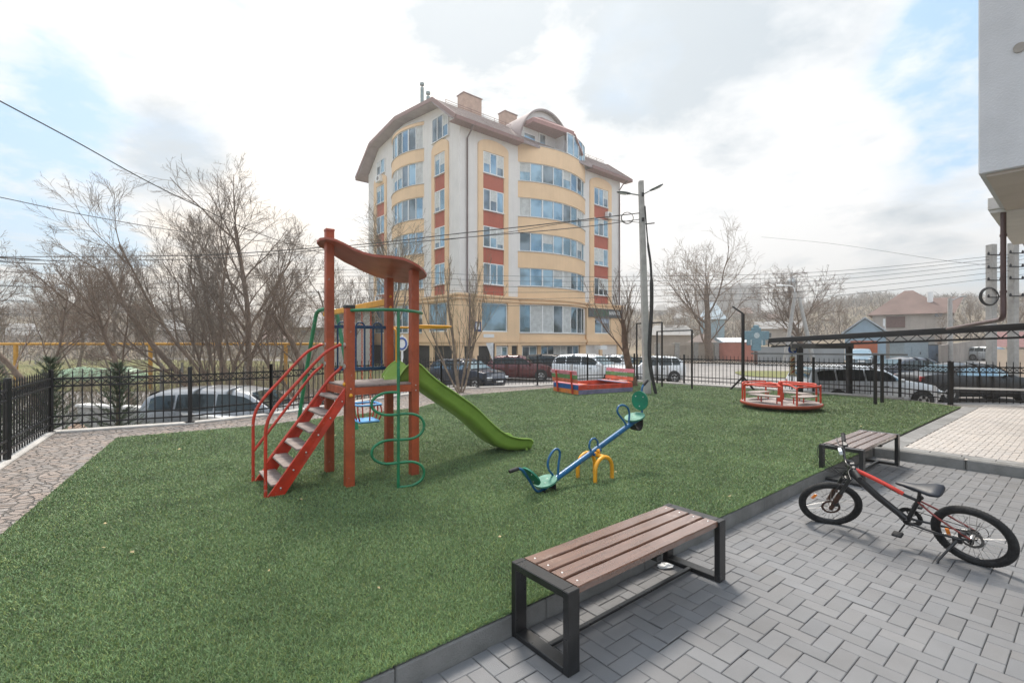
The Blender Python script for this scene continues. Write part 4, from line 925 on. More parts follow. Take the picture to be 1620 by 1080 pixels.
# ================================================================ CARPET FRAMES, POSTS
def frame(label, a, b, z, rad=.022, extra=None):
    t = thing('carpet_frame', label, 'metal frame', (a[0], a[1], ZT), group=None); o = V((a[0], a[1], 0))
    for p in (a, b):
        mb = MB(); mb.beam(V((p[0], p[1], -.05))-o, V((p[0], p[1], z-ZT))-o, .05, .05); mb.build('post', m_fence, t)
    mb = MB(); mb.beam(V((a[0], a[1], z-ZT))-o, V((b[0], b[1], z-ZT))-o, .045, .045); mb.build('crossbar', m_fence if not extra else extra, t)
frame('taller black pipe frame standing around the lamp pole', (4.62, 17.85), (5.2, 16.7), 2.36)
frame('lower black pipe frame right of the lamp pole', (5.42, 18.0), (5.92, 15.85), 2.07, extra=mat('grey_bar', (.18, .185, .19), .35, .5))
t = thing('braced_post', 'tall black post with a slanted arm and splayed braces behind the merry-go-round', 'post', (7.48, 15.6, ZT))
mb = MB(); mb.beam((0, 0, -.05), (0, 0, 2.46), .075, .075); mb.build('post', m_fence, t)
mb = MB(); mb.beam((0, 0, 2.46), (-.30, .1, 2.70), .05, .05); mb.build('arm', m_fence, t)
mb = MB(); mb.beam((0, 0, .42), (-.42, .03, -.02), .05, .05); mb.beam((0, 0, .42), (.38, .03, -.02), .05, .05); mb.build('brace', m_fence, t)
# ================================================================ LAMP POLE
def lamp_pole():
    t = thing('lamp_pole', 'grey concrete pole with two street lamp heads and a black cable down its side', 'lamp pole', (4.07, 14.5, ZT)); top = V((-.19, 0, 6.38))
    m_cp = mat('pole_concrete', (.40, .39, .375), .85, 0, .12, 4, .35, 70)
    mb = MB(); mb.beam((0, 0, -.1), top, .245, .19); mb.v = [(lerp(p[0], top.x*p[2]/6.38, .30*max(0, p[2])/6.38), p[1]*(1-.3*max(0, p[2])/6.38), p[2]) for p in mb.v]; mb.build('pole', m_cp, t, bevel=.012)
    for s in (-1, 1):
        L = mb = MB(); a = V((top.x, 0, 5.95)); 
        e = a+V((-.36, -.03, .05)) if s < 0 else a+V((.30, -.02, .16)); mb.tube([a, e], .022, 8); arm = mb.build('arm', mat('galvanised', (.32, .34, .35), .4, .7), t)
        d = V((-.93, -.1, .09)).normalized() if s < 0 else V((.85, -.1, .38)).normalized(); mb = MB(); rings = []; sd_ = V((0, 1, 0)); upv = d.cross(sd_)*(-1 if d.cross(sd_).z < 0 else 1)
        for x, w_, hh in ((-.04, .03, .03), (.04, .065, .04), (.16, .095, .042), (.28, .09, .036), (.37, .05, .02), (.39, .01, .008)):
            rings.append([e+d*x+sd_*w_*math.cos(q)+upv*hh*math.sin(q) for q in [2*math.pi*k/12 for k in range(12)]])
        mb.loft(rings, caps=True); hd = mb.build('lamp_head', mat('lamp_grey', (.12, .14, .145), .4, .3), t)
        mb = MB(); mb.box(e+d*.19-upv*.034, (.22, .13, .02), M3((d, sd_, upv)).transposed(), .006); mb.build('lamp_glass', mat('lamp_glass', (.55, .58, .58), .2), hd)
    mb = MB(); P = [(-.10, -.12, 5.6), (-.06, -.13, 5.0), (-.01, -.14, 4.4), (.06, -.14, 3.9), (.09, -.14, 3.3), (.09, -.14, 2.6), (.06, -.14, 2.0), (.03, -.14, 1.4), (.05, -.14, .9), (.12, -.14, .45), (.22, -.16, -.02)]
    mb.tube(spline([V(p) for p in P], 4), [.02]*8+[.035]*8+[.055]*20+[.05]*4+[.035], 10); mb.build('cable_sleeve', m_rub, t)
    mb = MB(); c = V((-.62, -.1, 5.25))
    for k in range(3): mb.tube([c+V((math.cos(q)*(.17+.008*k), .01*k, math.sin(q)*(.16+.008*k))) for q in [2*math.pi*i/24 for i in range(24)]], .006, 5, True)
    mb.build('cable_coil', m_rub, t)
    mb = MB()
    for z in (5.2, 5.95): mb.beam((-.19, -.10, z), (-.12, -.10, z+.0), .02, .12)
    mb.beam((-.15, 0, 5.08), (.22, .0, 5.12), .03, .03); mb.build('bracket', m_fence, t)
lamp_pole()
# concrete poles on the right
def cpole(x, y, ztop, label, wd=.30):
    t = thing('utility_pole', label, 'utility pole', (x, y, Tz(x, y))); h = ztop-Tz(x, y); m_cp = MATS['pole_concrete']
    mb = MB(); mb.beam((0, 0, -.1), (0, 0, h), wd*.95, wd*.7); mb.build('pole', m_cp, t, bevel=.012)
    for z in (h-.45, h-1.0, h-1.5, h-2.2):
        mb = MB(); mb.beam((-.28, -.14, z), (.28, -.14, z), .04, .04)
        for s in (-.25, .25): mb.tube([(s, -.14, z), (s, -.14, z+.05), (s, -.14, z+.12)], [.035, .045, .02], 8)
        mb.build('crossarm', m_fence, t)
    return t
cp1 = cpole(19.9, 20.0, 5.72, 'nearer left one of the pair of square concrete poles beyond the downpipe')
cpole(20.6, 19.8, 5.75, 'right one of the pair of square concrete poles, closest to the right edge')
mb = MB(); c = V((-.25, -.2, 4.15))
for k in range(4): mb.tube([c+V((math.cos(q)*(.34+.02*k), .015*k, math.sin(q)*(.33+.015*k))) for q in [2*math.pi*i/28 for i in range(28)]], .018, 5, True)
mb.build('cable_coil', m_rub, cp1)
# ================================================================ CARS
def car(kind, loc, rz, paint, label, rough=.3, length=4.3, width=1.78, height=1.47, plate=True):
    z0 = Tz(loc[0], loc[1])+.01; t = thing('parked_car', label, 'car', (loc[0], loc[1], z0), rz)
    P = {'hatch': ([(-1, .62, .85), (-.985, .90, .98), (-.90, .97, 1.28), (-.74, .99, 1.46), (-.40, 1.0, 1.50), (-.05, 1.0, 1.50), (.12, .995, 1.42), (.42, .96, .99), (.62, .94, .95), (.85, .86, .86), (.96, .72, .70), (1, .55, .55)]),
         'wagon': ([(-1, .62, .90), (-.985, .93, 1.0), (-.92, .97, 1.36), (-.80, .99, 1.47), (-.40, 1.0, 1.52), (-.05, 1.0, 1.50), (.14, .995, 1.42), (.42, .96, .99), (.62, .94, .95), (.85, .86, .84), (.96, .72, .68), (1, .55, .55)]),
         'sedan': ([(-1, .60, .80), (-.98, .88, .96), (-.80, .95, 1.03), (-.62, .97, 1.06), (-.38, .99, 1.36), (-.15, 1.0, 1.45), (.05, 1.0, 1.44), (.18, .995, 1.37), (.46, .96, .97), (.65, .94, .92), (.87, .86, .82), (.97, .72, .66), (1, .55, .52)]),
         'suv': ([(-1, .68, .95), (-.985, .93, 1.10), (-.93, .97, 1.42), (-.82, .99, 1.60), (-.40, 1.0, 1.66), (-.02, 1.0, 1.64), (.14, .995, 1.55), (.40, .97, 1.10), (.62, .95, 1.06), (.86, .88, .97), (.96, .76, .78), (1, .6, .6)])}[kind]
    sc_ = height/{'hatch': 1.50, 'wagon': 1.52, 'sedan': 1.45, 'suv': 1.66}[kind]; hl = length/2; hw = width/2
    xs = [p[0] for p in P]; belt0 = {'suv': 1.08}.get(kind, .96)*sc_
    def interp(x, k): return float(np.interp(x, xs, [p[k] for p in P]))
    def ring(x):
        w_ = hw*interp(x, 1); zt = interp(x, 2)*sc_; gb = .20 if abs(x) < .93 else .30; bz = min(belt0+.02*(-x), zt-.03); tum = .34*max(0, zt-bz)
        half = [(0, gb), (w_*.86, gb), (w_*.97, gb+.10), (w_, .55), (w_*.99, bz-.10), (w_*.955, bz)]
        half += [(w_*.955-tum*.55, lerp(bz, zt, .55)), (w_*.955-tum*.9, lerp(bz, zt, .88)), (max(.1, w_*.955-tum-.10), zt-.012), (max(.05, (w_*.955-tum)*.5), zt+.012), (0, zt+.018)]
        return half
    sx = np.unique(np.concatenate([np.linspace(-1, 1, 41), xs])); rings = []
    for x in sx:
        h_ = ring(x); rings.append([V((x*hl, y, z)) for y, z in h_]+[V((x*hl, -y, z)) for y, z in reversed(h_[1:-1])])
    mb = MB(); mb.loft([list(reversed(r)) for r in rings], caps=False); mb.add(rings[0], [tuple(range(len(rings[0])))]); mb.add(rings[-1], [tuple(reversed(range(len(rings[-1]))))])
    body = mb.build('body', mat(*paint, rough, .25, .04, 2, coat=.35 if paint[0] == 'paint_black' else .7), t)
    G = glass('car_glass', (.30, .38, .42), .03, (.014, .018, .020), .03, light=.12)
    # glasshouse
    wi = [x for x in sx if interp(x, 2)*sc_ > belt0+.26]; x0, x1 = min(wi), max(wi)
    rear_open = {'sedan': x0, 'hatch': -.90, 'wagon': -.93, 'suv': -.93}[kind]
    pil = {'wagon': (-.88, -.60, -.18, .30), 'hatch': (-.80, -.56, -.15, .30), 'suv': (-.88, -.58, -.16, .29), 'sedan': (-.47, -.47, -.12, .32)}[kind]
    for s in (-1, 1):
        for k in range(3):
            a, b = pil[k], pil[k+1]
            if b-a < .05: continue
            b2 = b-.015; xs_ = np.linspace(a+.012, b2, 9); lo = []; hi = []
            for x in xs_:
                zt = interp(x, 2)*sc_; w_ = hw*interp(x, 1); bz = min(belt0+.02*(-x), zt-.03); tum = .34*max(0, zt-bz); top = max(bz+.04, zt-.11)
                yy = lambda z: (w_*.955-tum*(z-bz)/max(.01, zt-bz)*.98)+.012
                lo.append(V((x*hl, s*yy(bz+.03), bz+.035))); hi.append(V((x*hl, s*yy(top), top)))
            mb = MB(); rr = [lo, hi] if s > 0 else [hi, lo]; mb.loft([[p for p in r] for r in rr], closed=False, smooth=False); mb.build('side_window', G, t)
    for (xa, xb, nm, sg) in ((.40, .165, 'windscreen', 1),)+(() if False else ((-.975, -.86, 'rear_window', -1),) if kind != 'sedan' else ((-.59, -.40, 'rear_window', -1),)):
        mb = MB(); rws = []
        for x in np.linspace(xa, xb, 4):
            zt = interp(x, 2)*sc_; w_ = hw*interp(x, 1); tum = .34*max(0, zt-belt0); ww = w_*.955-tum-.09; n_ = V((sg*.012, 0, .014)); rws.append([V((x*hl, y*ww, zt+.012*(1-y*y)+.008))+n_ for y in (-1, -.5, 0, .5, 1)])
        mb.loft(rws if sg < 0 else [list(reversed(r)) for r in rws], closed=False); mb.build(nm, G, t)
    # wheels
    wr = .315*sc_ if kind != 'suv' else .35; 
    for x in (-.60, .62):
        for s in (-1, 1):
            y = s*hw*.985; mb = MB(); mb.tube([(x*hl, y-s*.30, wr+.02), (x*hl, y+s*.012, wr+.02)], wr+.055, 24); a = mb.build('wheel_arch', m_rub, t)
            mb = MB(); mb.tube([(x*hl, y-s*.18, wr), (x*hl, y-s*.01, wr), (x*hl, y+s*.025, wr)], [wr, wr, wr-.03], 28); wh = mb.build('wheel', m_rub, t)
            mb = MB(); mb.tube([(x*hl, y+s*.005, wr), (x*hl, y+s*.032, wr)], [wr*.66, wr*.62], 20); mb.build('rim', mat('alloy', (.45, .46, .47), .35, .8), wh)
            mb = MB()
            for k in range(5): a_ = k*1.2566+.3; mb.box((x*hl+math.cos(a_)*wr*.38, y+s*.034, wr+math.sin(a_)*wr*.38), (.09, .006, .10), M3.Rotation(-a_, 3, 'Y')); 
            mb.build('rim_gaps', m_rub, wh)
    for s in (-1, 1):
        mb = MB(); zf = interp(.93, 2)*sc_-.08; mb.box((hl*.93, s*hw*.62, zf-.05), (.22, .34, .14), M3.Rotation(R(-s*22), 3, 'Z'), .03); mb.build('headlight', mat('lamp_clear', (.62, .66, .68), .12, .2, coat=.8), t)
        mb = MB(); mb.box((-hl*.955, s*hw*.74, belt0-.10), (.16, .22, .20), M3.Rotation(R(s*18), 3, 'Z'), .03); mb.build('tail_light', mat('lamp_red', (.35, .02, .02), .2, 0, coat=.7), t)
        mb = MB(); mb.box((hl*.30, s*(hw*.99+.07), belt0+.06), (.11, .18, .12), None, .03); mb.build('mirror', MATS[paint[0]], t)
    mb = MB(); mb.box((hl*.965, 0, .50), (.10, hw*.95, .16), None, .02); mb.build('grille', m_rub, t)
    for s in (-1, 1):
        for x in (-.17, .30): mb = MB(); mb.box((x*hl, s*(hw*1.0), .62), (.008, .012, .55)); mb.build('door_seam', m_rub, t)
        for x in (-.30, .10): mb = MB(); mb.box((x*hl, s*(hw*.995), belt0-.14), (.14, .03, .025)); mb.build('door_handle', m_rub, t)
    if plate: 
        mb = MB(); mb.box((hl+.005, 0, .42), (.02, .50, .11)); mb.build('number_plate', m_white, t); mb = MB(); mb.box((-hl-.005, 0, .62), (.02, .50, .11)); mb.build('number_plate', m_white, t)
    return t
cS = ('paint_silver', (.26, .27, .285)); cW = ('paint_white', (.72, .74, .76)); cK = ('paint_black', (.006, .007, .010)); cN = ('paint_navy', (.018, .028, .05)); cR = ('paint_red', (.10, .010, .014)); cG = ('paint_graphite', (.07, .075, .08)); cB = ('paint_blue_grey', (.22, .30, .36))
car('wagon', (-6.8, 12.4), R(4), cS, 'silver estate car parked behind the fence on the left, roof rails showing', length=4.4, height=1.49)
car('hatch', (-2.2, 24.2), R(-38), cN, 'dark navy hatchback behind the forked young tree', length=4.1)
car('hatch', (.55, 28.6), R(-6), cR, 'dark red car parked sideways in front of the peach building', length=3.9)
car('suv', (2.9, 30.8), R(-25), cK, 'black off-roader between the red car and the silver-white off-roader', length=4.4)
car('suv', (4.35, 25.6), R(-35), cW, 'white compact off-roader with its front wheel showing behind the sandpit', length=4.3, height=1.62)
car('sedan', (6.6, 29.5), R(-40), ('paint_pearl', (.66, .68, .70)), 'pearl white low car right of the compact off-roader, by the leaning tree', length=4.3)
car('hatch', (7.6, 27.2), R(190), ('paint_white_b', (.7, .71, .72)), 'white car half hidden behind the concrete lamp pole', length=4.0)
car('wagon', (12.35, 17.0), R(-3), ('paint_white_c', (.70, .74, .78)), 'white estate car behind the fence, right of the merry-go-round', length=4.5, height=1.46)
car('sedan', (17.9, 18.9), R(-3), cK, 'black saloon behind the gate at the right edge', length=4.75, height=1.46)
car('sedan', (18.6, 22.3), R(-4), ('paint_midnight', (.02, .03, .05)), 'dark blue car parked just beyond the black saloon', length=4.6, height=1.56)
car('hatch', (31.5, 43.5), R(-125), cB, 'blue-grey car facing this way in front of the orange garage doors', length=4.2)
car('hatch', (49.0, 49.0), R(-80), ('paint_pale', (.5, .53, .55)), 'pale small car far off between the concrete poles', length=4.2)
# ================================================================ APARTMENT BUILDING
def apartment():
    C0 = V((-4.14, 38, 0)); an = math.atan2(.655, .756); zg = -.75
    t = thing('apartment_building', 'six storey apartment building in cream, peach and brick red with curved window bays', 'building', (C0.x, C0.y, 0), an)
    # local frame: x along the right-hand face (0..20.8), y along the left-hand face (0..16.7), faces at y=0 and x=0
    LX, LY = 20.8, 16.7
    cream = mat('cream_render', (.74, .71, .68), .9, 0, .04, .6, .25, 30, streak=.2); peach = mat('peach_render', (.80, .56, .345), .9, 0, .04, .6, .25, 30, streak=.12)
    red = mat('red_render', (.44, .105, .065), .9, 0, .07, .8, .25, 30, streak=.3); roofm = mat('roof_tile', (.27, .205, .205), .35, .1, .16, .9, .2, 12); fas = mat('roof_trim', (.20, .095, .085), .5, .1, .1)
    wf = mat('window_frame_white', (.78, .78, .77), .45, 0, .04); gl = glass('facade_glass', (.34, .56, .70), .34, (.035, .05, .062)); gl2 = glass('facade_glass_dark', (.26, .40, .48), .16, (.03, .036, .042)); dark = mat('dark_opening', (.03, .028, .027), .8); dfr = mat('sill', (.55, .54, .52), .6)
    inn = mat('interior_grey', (.22, .21, .21), .8, 0, .2, 2)
    # wall core
    mb = MB(); prof = [(0, zg), (LY, zg), (LY, 19.1), (14.3, 21.2), (9, 21.9), (2.6, 21.2), (0, 19.1)]
    mb.prism([V((0, y, z)) for y, z in prof], (LX, 0, 0)); mb.build('wall', cream, t)
    # generic face mapping: face 'R' s->x at y=0 outward -y ; face 'L' s->y at x=0 outward -x
    def pt(face, s, z, d=0): return V((s, -d, z)) if face == 'R' else V((-d, s, z))
    def slab(mb, face, s0, s1, z0, z1, d0, d1): 
        a, b = pt(face, s0, z0, d0), pt(face, s1, z1, d1); c = (a+b)/2; mb.box(c, (abs(a.x-b.x), abs(a.y-b.y), abs(a.z-b.z)))
    def window(face, s0, s1, z0, z1, n, d=.02, sill=True, nm='window', cols=None, transom=None):
        mb = MB(); f = .075
        slab(mb, face, s0, s1, z0, z0+f, d, d+.07); slab(mb, face, s0, s1, z1-f, z1, d, d+.07)
        for k in range(n+1):
            c = lerp(s0+f/2, s1-f/2, k/n); slab(mb, face, c-f*.6, c+f*.6, z0+f, z1-f, d, d+.068)
        if transom: slab(mb, face, s0+f, s1-f, transom-f/2, transom+f/2, d, d+.06)
        if sill: slab(mb, face, s0-.06, s1+.06, z0-.05, z0-.003, d, d+.17)
        w = mb.build(nm, wf, t)
        for k in range(n):
            mb = MB(); a = lerp(s0+f/2, s1-f/2, k/n)+f*.6; b = lerp(s0+f/2, s1-f/2, (k+1)/n)-f*.6; sh = rr.uniform(-.006, .006)
            A, B, C_, D_ = pt(face, a, z0+f, d+.03+sh), pt(face, b, z0+f, d+.03-sh), pt(face, b, z1-f, d+.03-sh), pt(face, a, z1-f, d+.03+sh)
            mb.quad(A, B, C_, D_) if face == 'R' else mb.quad(B, A, D_, C_); mb.build('pane', rr.choice((gl, gl, gl2)), w)
            if rr.random() < .4: mb = MB(); slab(mb, face, a, b, z1-f-rr.uniform(.3, 1.3), z1-f, d+.034, d+.036); mb.build('blind', mat('blind', (.62, .64, .62), .7), w)
        return w
    rr = random.Random(11)
    rows = [(6.42, 8.17), (9.46, 11.2), (12.5, 14.25), (15.55, 17.3)]
    def column(face, s0, s1, w0, w1, n, base=5.55, attic=None):
        cs = (s0+s1)/2; hw = (s1-s0)/2; mb = MB(); zt = 17.75; pr = .13
        arc = [(cs+math.cos(q)*hw, zt+math.sin(q)*.62) for q in [math.pi*k/14 for k in range(15)]]
        slab(mb, face, s0, w0, base, zt, 0, pr); slab(mb, face, w1, s1, base, zt, 0, pr)
        poly = [(w0, 17.33), (w1, 17.33), (w1, zt-.001), (s1, zt-.001)]; poly = [(s0, zt), (w0, zt), (w0, 17.33), (w1, 17.33), (w1, zt), (s1, zt)]+arc[1:-1]
        mb.prism([pt(face, s, z, 0) for s, z in poly], pt(face, 0, 0, pr)-pt(face, 0, 0, 0)); mb.build('arched_surround', peach, t)
        for i, (z0, z1) in enumerate(rows):
            window(face, w0+.01, w1-.01, z0, z1, n)
            mb = MB(); lo = base if i == 0 else rows[i-1][1]+.02; slab(mb, face, w0+.01, w1-.01, lo, z0-.06, 0, .035); mb.build('red_panel', red, t)
        for z0, z1 in rows: mb = MB(); slab(mb, face, w0, w1, z1+.002, z1+.02, 0, .034); mb.build('lintel', red, t)
    column('R', 1.77, 4.97, 2.26, 4.48, 3); column('R', 15.75, 19.2, 16.35, 18.65, 3)
    column('L', 1.48, 4.0, 1.95, 3.55, 2); column('L', 12.5, 15.2, 12.85, 14.6, 2)
    window('L', 1.5, 4.0, 18.45, 20.5, 3)
    window('L', 12.85, 14.6, 18.45, 19.9, 2)
    # bays
    def bay(face, s0, s1, bulge, zlist, ztop, z_base, nseg, name_rows):
        L = s1-s0; Rb = (L*L/4+bulge*bulge)/(2*bulge); cs = (s0+s1)/2
        def curve(off, k=24, a0=0, a1=1):
            out = []
            th = math.asin(L/2/Rb)
            for i in range(k+1):
                q = lerp(-th, th, lerp(a0, a1, i/k)); out.append((cs+math.sin(q)*(Rb+off), math.cos(q)*(Rb+off)-(Rb-bulge)))
            return out
        def band(mb, z0, z1, o0, o1, k=24, a0=0, a1=1):
            A = curve(o1, k, a0, a1); B = curve(o0, k, a0, a1); ring = [(s, d) for s, d in A]+[(s, d) for s, d in reversed(B)]
            P0 = [pt(face, s, z0, d) for s, d in ring]; mb.prism(P0, V((0, 0, z1-z0)))
        zs = [z_base]+[z for pr_ in zlist for z in pr_]+[ztop]
        for i in range(0, len(zs), 2):
            mb = MB(); band(mb, zs[i], zs[i+1], -.35, 0); mb.build('bay_parapet', peach, t)
        for z0, z1 in zlist: mb = MB(); band(mb, z0-.06, z0+.005, -.05, .06); mb.build('bay_sill', dfr, t)
        mb = MB(); band(mb, ztop, ztop+.06, -.38, .05); mb.build('bay_capping', dfr, t)
        for z0, z1 in zlist:
            mb = MB(); band(mb, z0+.005, z0+.07, -.16, -.08, nseg*3); band(mb, z1-.06, z1-.002, -.16, -.08, nseg*3); th = math.asin(L/2/Rb)
            for k in range(nseg+1):
                f = k/nseg; wd = .11 if k % 2 == 0 else .06; ds = wd/L
                band(mb, z0+.07, z1-.06, -.16, -.07, 1, max(0, f-ds/2), min(1, f+ds/2))
            w = mb.build('band_window', wf, t)
            for k in range(nseg):
                a = curve(-.12, 1, (k+.01)/nseg, (k+.99)/nseg); mb = MB(); q = [pt(face, a[0][0], z0+.07, a[0][1]), pt(face, a[1][0], z0+.07, a[1][1]), pt(face, a[1][0], z1-.06, a[1][1]), pt(face, a[0][0], z1-.06, a[0][1])]
                mb.quad(*(q if face == 'R' else [q[1], q[0], q[3], q[2]])); mb.build('pane', rr.choice((gl, gl, gl2)), w)
                if rr.random() < .42:
                    a = curve(-.115, 1, (k+.03)/nseg, (k+.97)/nseg); lo = z0+.07 if rr.random() < .6 else lerp(z0, z1, .5); mb = MB(); q = [pt(face, a[0][0], lo, a[0][1]), pt(face, a[1][0], lo, a[1][1]), pt(face, a[1][0], z1-.06, a[1][1]), pt(face, a[0][0], z1-.06, a[0][1])]
                    mb.quad(*(q if face == 'R' else [q[1], q[0], q[3], q[2]])); mb.build('curtain', mat('curtain', (.55, .57, .56), .8, 0, .12, 3), w)
        return curve, band
    zb = [(6.55, 8.15), (9.6, 11.25), (12.65, 14.3), (15.75, 17.4)]
    cR, bR = bay('R', 6.15, 15.1, 1.25, [(2.45, 4.95)]+zb, 18.95, 1.9, 8, None)
    zl = [(6.35, 8.2), (9.4, 11.3), (12.45, 14.35), (15.5, 17.45), (18.6, 20.65)]
    cL, bL = bay('L', 5.4, 11.45, .85, [(2.45, 4.95)]+zl, 20.9, 1.9, 7, None)
    # shop storey: proud peach block, cornices, shop windows
    def block_strip(face, segs, z0, z1, d):
        for s0, s1 in segs: mb = MB(); slab(mb, face, s0, s1, z0, z1, -.1, d); mb.build('shop_wall', peach, t)
    dd = .22
    block_strip('R', [(-.22, 2.05), (4.85, 6.15), (15.1, 16.35), (18.9, 21.0)], 1.9, 5.05, dd); block_strip('R', [(2.05, 4.85), (16.35, 18.9)], 1.9, 2.5, dd); block_strip('R', [(2.05, 4.85), (16.35, 18.9)], 4.92, 5.05, dd)
    block_strip('L', [(0, 1.5), (4.4, 5.4), (11.45, 12.7), (15.0, 16.9)], 1.9, 5.05, dd); block_strip('L', [(1.5, 4.4), (12.7, 15.0)], 1.9, 2.5, dd); block_strip('L', [(1.5, 4.4), (12.7, 15.0)], 4.92, 5.05, dd)
    window('R', 2.06, 4.84, 2.52, 4.9, 1, .02); window('R', 16.36, 18.89, 2.52, 4.9, 2, .02); window('L', 1.51, 4.39, 2.52, 4.9, 1, .02); window('L', 12.71, 14.99, 2.52, 4.9, 1, .02)
    mb = MB()
    for z0, z1, e in ((5.05, 5.18, .34), (5.18, 5.36, .26), (5.36, 5.52, .40), (1.36, 1.62, .24), (1.62, 1.78, .32), (1.78, 1.9, .28)):
        for face, s0, s1 in (('R', -e, 6.1), ('R', 15.15, LX+.2), ('L', 0.02, 5.35), ('L', 11.5, LY+.2)): slab(mb, face, s0, s1, z0, z1, -.1, e)
        bR(mb, z0, z1, -.4, e-.16); bL(mb, z0, z1, -.4, e-.16)
    mb.build('cornice', peach, t)
    # ground floor: pillars, recesses, doors
    for s0, s1 in ((-.2, .35), (1.2, 1.75), (3.0, 3.6), (4.9, 5.3), (6.0, 6.5), (8.4, 8.8), (14.1, 15.0), (17.2, 17.6), (20.2, 20.9)): gf = MB(); slab(gf, 'R', s0, s1, zg, 1.36, 0, .18); gf.build('pillar', peach, t)
    for s0, s1 in ((.2, .8), (3.6, 4.2), (6.5, 7.1), (9.6, 10.2), (12.6, 13.2), (16.1, 16.8)): gf = MB(); slab(gf, 'L', s0, s1, zg, 1.36, 0, .18); gf.build('pillar', peach, t)
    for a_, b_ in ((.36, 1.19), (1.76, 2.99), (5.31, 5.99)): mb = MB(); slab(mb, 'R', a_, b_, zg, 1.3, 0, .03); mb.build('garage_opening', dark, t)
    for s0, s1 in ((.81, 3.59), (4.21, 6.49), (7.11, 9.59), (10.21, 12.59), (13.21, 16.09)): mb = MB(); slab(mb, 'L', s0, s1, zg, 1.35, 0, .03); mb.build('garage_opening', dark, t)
    window('R', 3.62, 4.88, -.65, 1.3, 2, .03, False); window('R', 6.55, 8.35, -.65, 1.3, 2, .03, False); window('R', 8.85, 10.6, -.65, 1.3, 2, .03, False, 'shop_front'); window('R', 12.3, 14.0, .2, 1.3, 2, .03, False)
    d_ = window('R', 10.65, 12.2, -.68, 1.33, 2, .04, False, 'entrance_door')
    # roof
    pr = [(-.85, 18.75), (-.85, 18.98), (2.5, 21.55), (9, 22.25), (14.4, 21.55), (17.75, 18.98), (17.75, 18.75), (16.9, 19.1), (14.25, 21.25), (9, 21.95), (2.65, 21.25), (0, 19.1)]
    mb = MB(); x0, x1 = -.95, 21.75; n = len(pr)
    P0 = [V((x0, y, z)) for y, z in pr]; P1_ = [V((x1, y, z)) for y, z in pr]
    mb.loft([P0, P1_], closed=True, smooth=False)
    for P in (P0, P1_):
        for i in range(5): q = [P[i+1], P[i+2] if i < 5 else P[0], P[(11-i) % n], P[(11-i+1) % n]]
    outer = pr[1:6]; inner = [pr[0]]+[pr[11], pr[10], pr[9], pr[8], pr[7]]+[pr[6]]
    for X in (x0, x1):
        o_ = [V((X, y, z)) for y, z in pr[1:6]]; i_ = [V((X, y, z)) for y, z in (pr[11], pr[10], pr[9], pr[8], pr[7])]
        mb.loft([o_, i_], closed=False, smooth=False); mb.add([V((X, *pr[0])), V((X, *pr[1])), V((X, *pr[11]))], [(0, 1, 2)]); mb.add([V((X, *pr[6])), V((X, *pr[5])), V((X, *pr[7]))], [(0, 1, 2)])
    rf = mb.build('roof', roofm, t)
    mb = MB()                                           # tile courses and edge trims
    for f in np.linspace(.05, .97, 15): 
        y = lerp(-.85, 2.5, f); z = lerp(18.98, 21.55, f)+.012; mb.beam((x0, y, z), (x1, y, z), .05, .03, up=(0, -.6, .8))
    for x in np.arange(x0+.6, x1, .6): mb.beam((x, -.85, 18.99), (x, 2.5, 21.56), .035, .02, up=(0, -.6, .8))
    mb.build('tile_ribs', roofm, rf)
    mb = MB(); mb.beam((x0-.01, -.90, 18.84), (6.0, -.90, 18.84), .10, .30); mb.beam((15.2, -.90, 18.84), (x1, -.90, 18.84), .10, .30); mb.beam((x0, 17.8, 18.84), (x1, 17.8, 18.84), .10, .30)
    for X in (x0-.03, x1+.03):
        for i in range(1, 5): mb.beam((X, pr[i][0], pr[i][1]-.10), (X, pr[i+1][0], pr[i+1][1]-.10), .06, .32, up=(0, 0, 1))
    for x0_, x1_ in ((x0, 6.05), (15.15, x1)): mb.box(((x0_+x1_)/2, -.42, 18.74), (x1_-x0_, .86, .06))
    mb.build('eaves', fas, rf)
    for (xc, yc, w_, d_, zt) in ((4.6, 5.0, 2.3, 1.0, 24.3), (9.6, 5.4, 1.8, 1.0, 24.4), (12.3, 6.8, 1.6, 1.0, 24.2)):
        mb = MB(); mb.box((xc, yc, 22.4), (w_*.9, d_, (zt-22.4)*2), None, .03); c_ = mb.build('chimney', mat('brick_chimney', (.46, .30, .23), .85, 0, .12, 2, .3, 20), rf); mb = MB(); mb.box((xc, yc, zt+.03), (w_*.95, d_+.12, .08)); mb.build('chimney_cap', fas, c_)
    for (x, y, zt) in ((.4, 5.4, 23.6), (.5, 6.6, 24.9)):
        mb = MB(); mb.tube([(x, y, 21.3), (x, y, zt-.4)], .16, 12); mb.tube([(x, y, zt-.2), (x, y, zt)], .2, 12); mb.tube([(x, y, zt-.4), (x, y, zt-.2)], .05, 6); mb.build('flue', mat('flue_steel', (.16, .22, .23), .4, .5), rf)
    for xa, xb in ((.2, 8.0), (15.8, 21)):              # snow guard rails
        mb = MB()
        for dz in (.18, .36): mb.beam((xa, 2.3, 21.35+dz), (xb, 2.3, 21.35+dz), .03, .03)
        for x in np.arange(xa, xb, 1.3): mb.beam((x, 2.3, 21.3), (x, 2.3, 21.75), .03, .03)
        mb.build('snow_guard', fas, rf)
    # barrel dormer over the right-hand bay with its terrace
    xc, rx, zc, rz_ = 10.0, 3.55, 18.98, 4.15
    arc = [(xc+math.cos(q)*rx, zc+math.sin(q)*rz_) for q in [math.pi*k/28 for k in range(29)]]; inn_ = [(xc+math.cos(q)*(rx-.16), zc+math.sin(q)*(rz_-.16)) for q in [math.pi*k/28 for k in range(29)]]
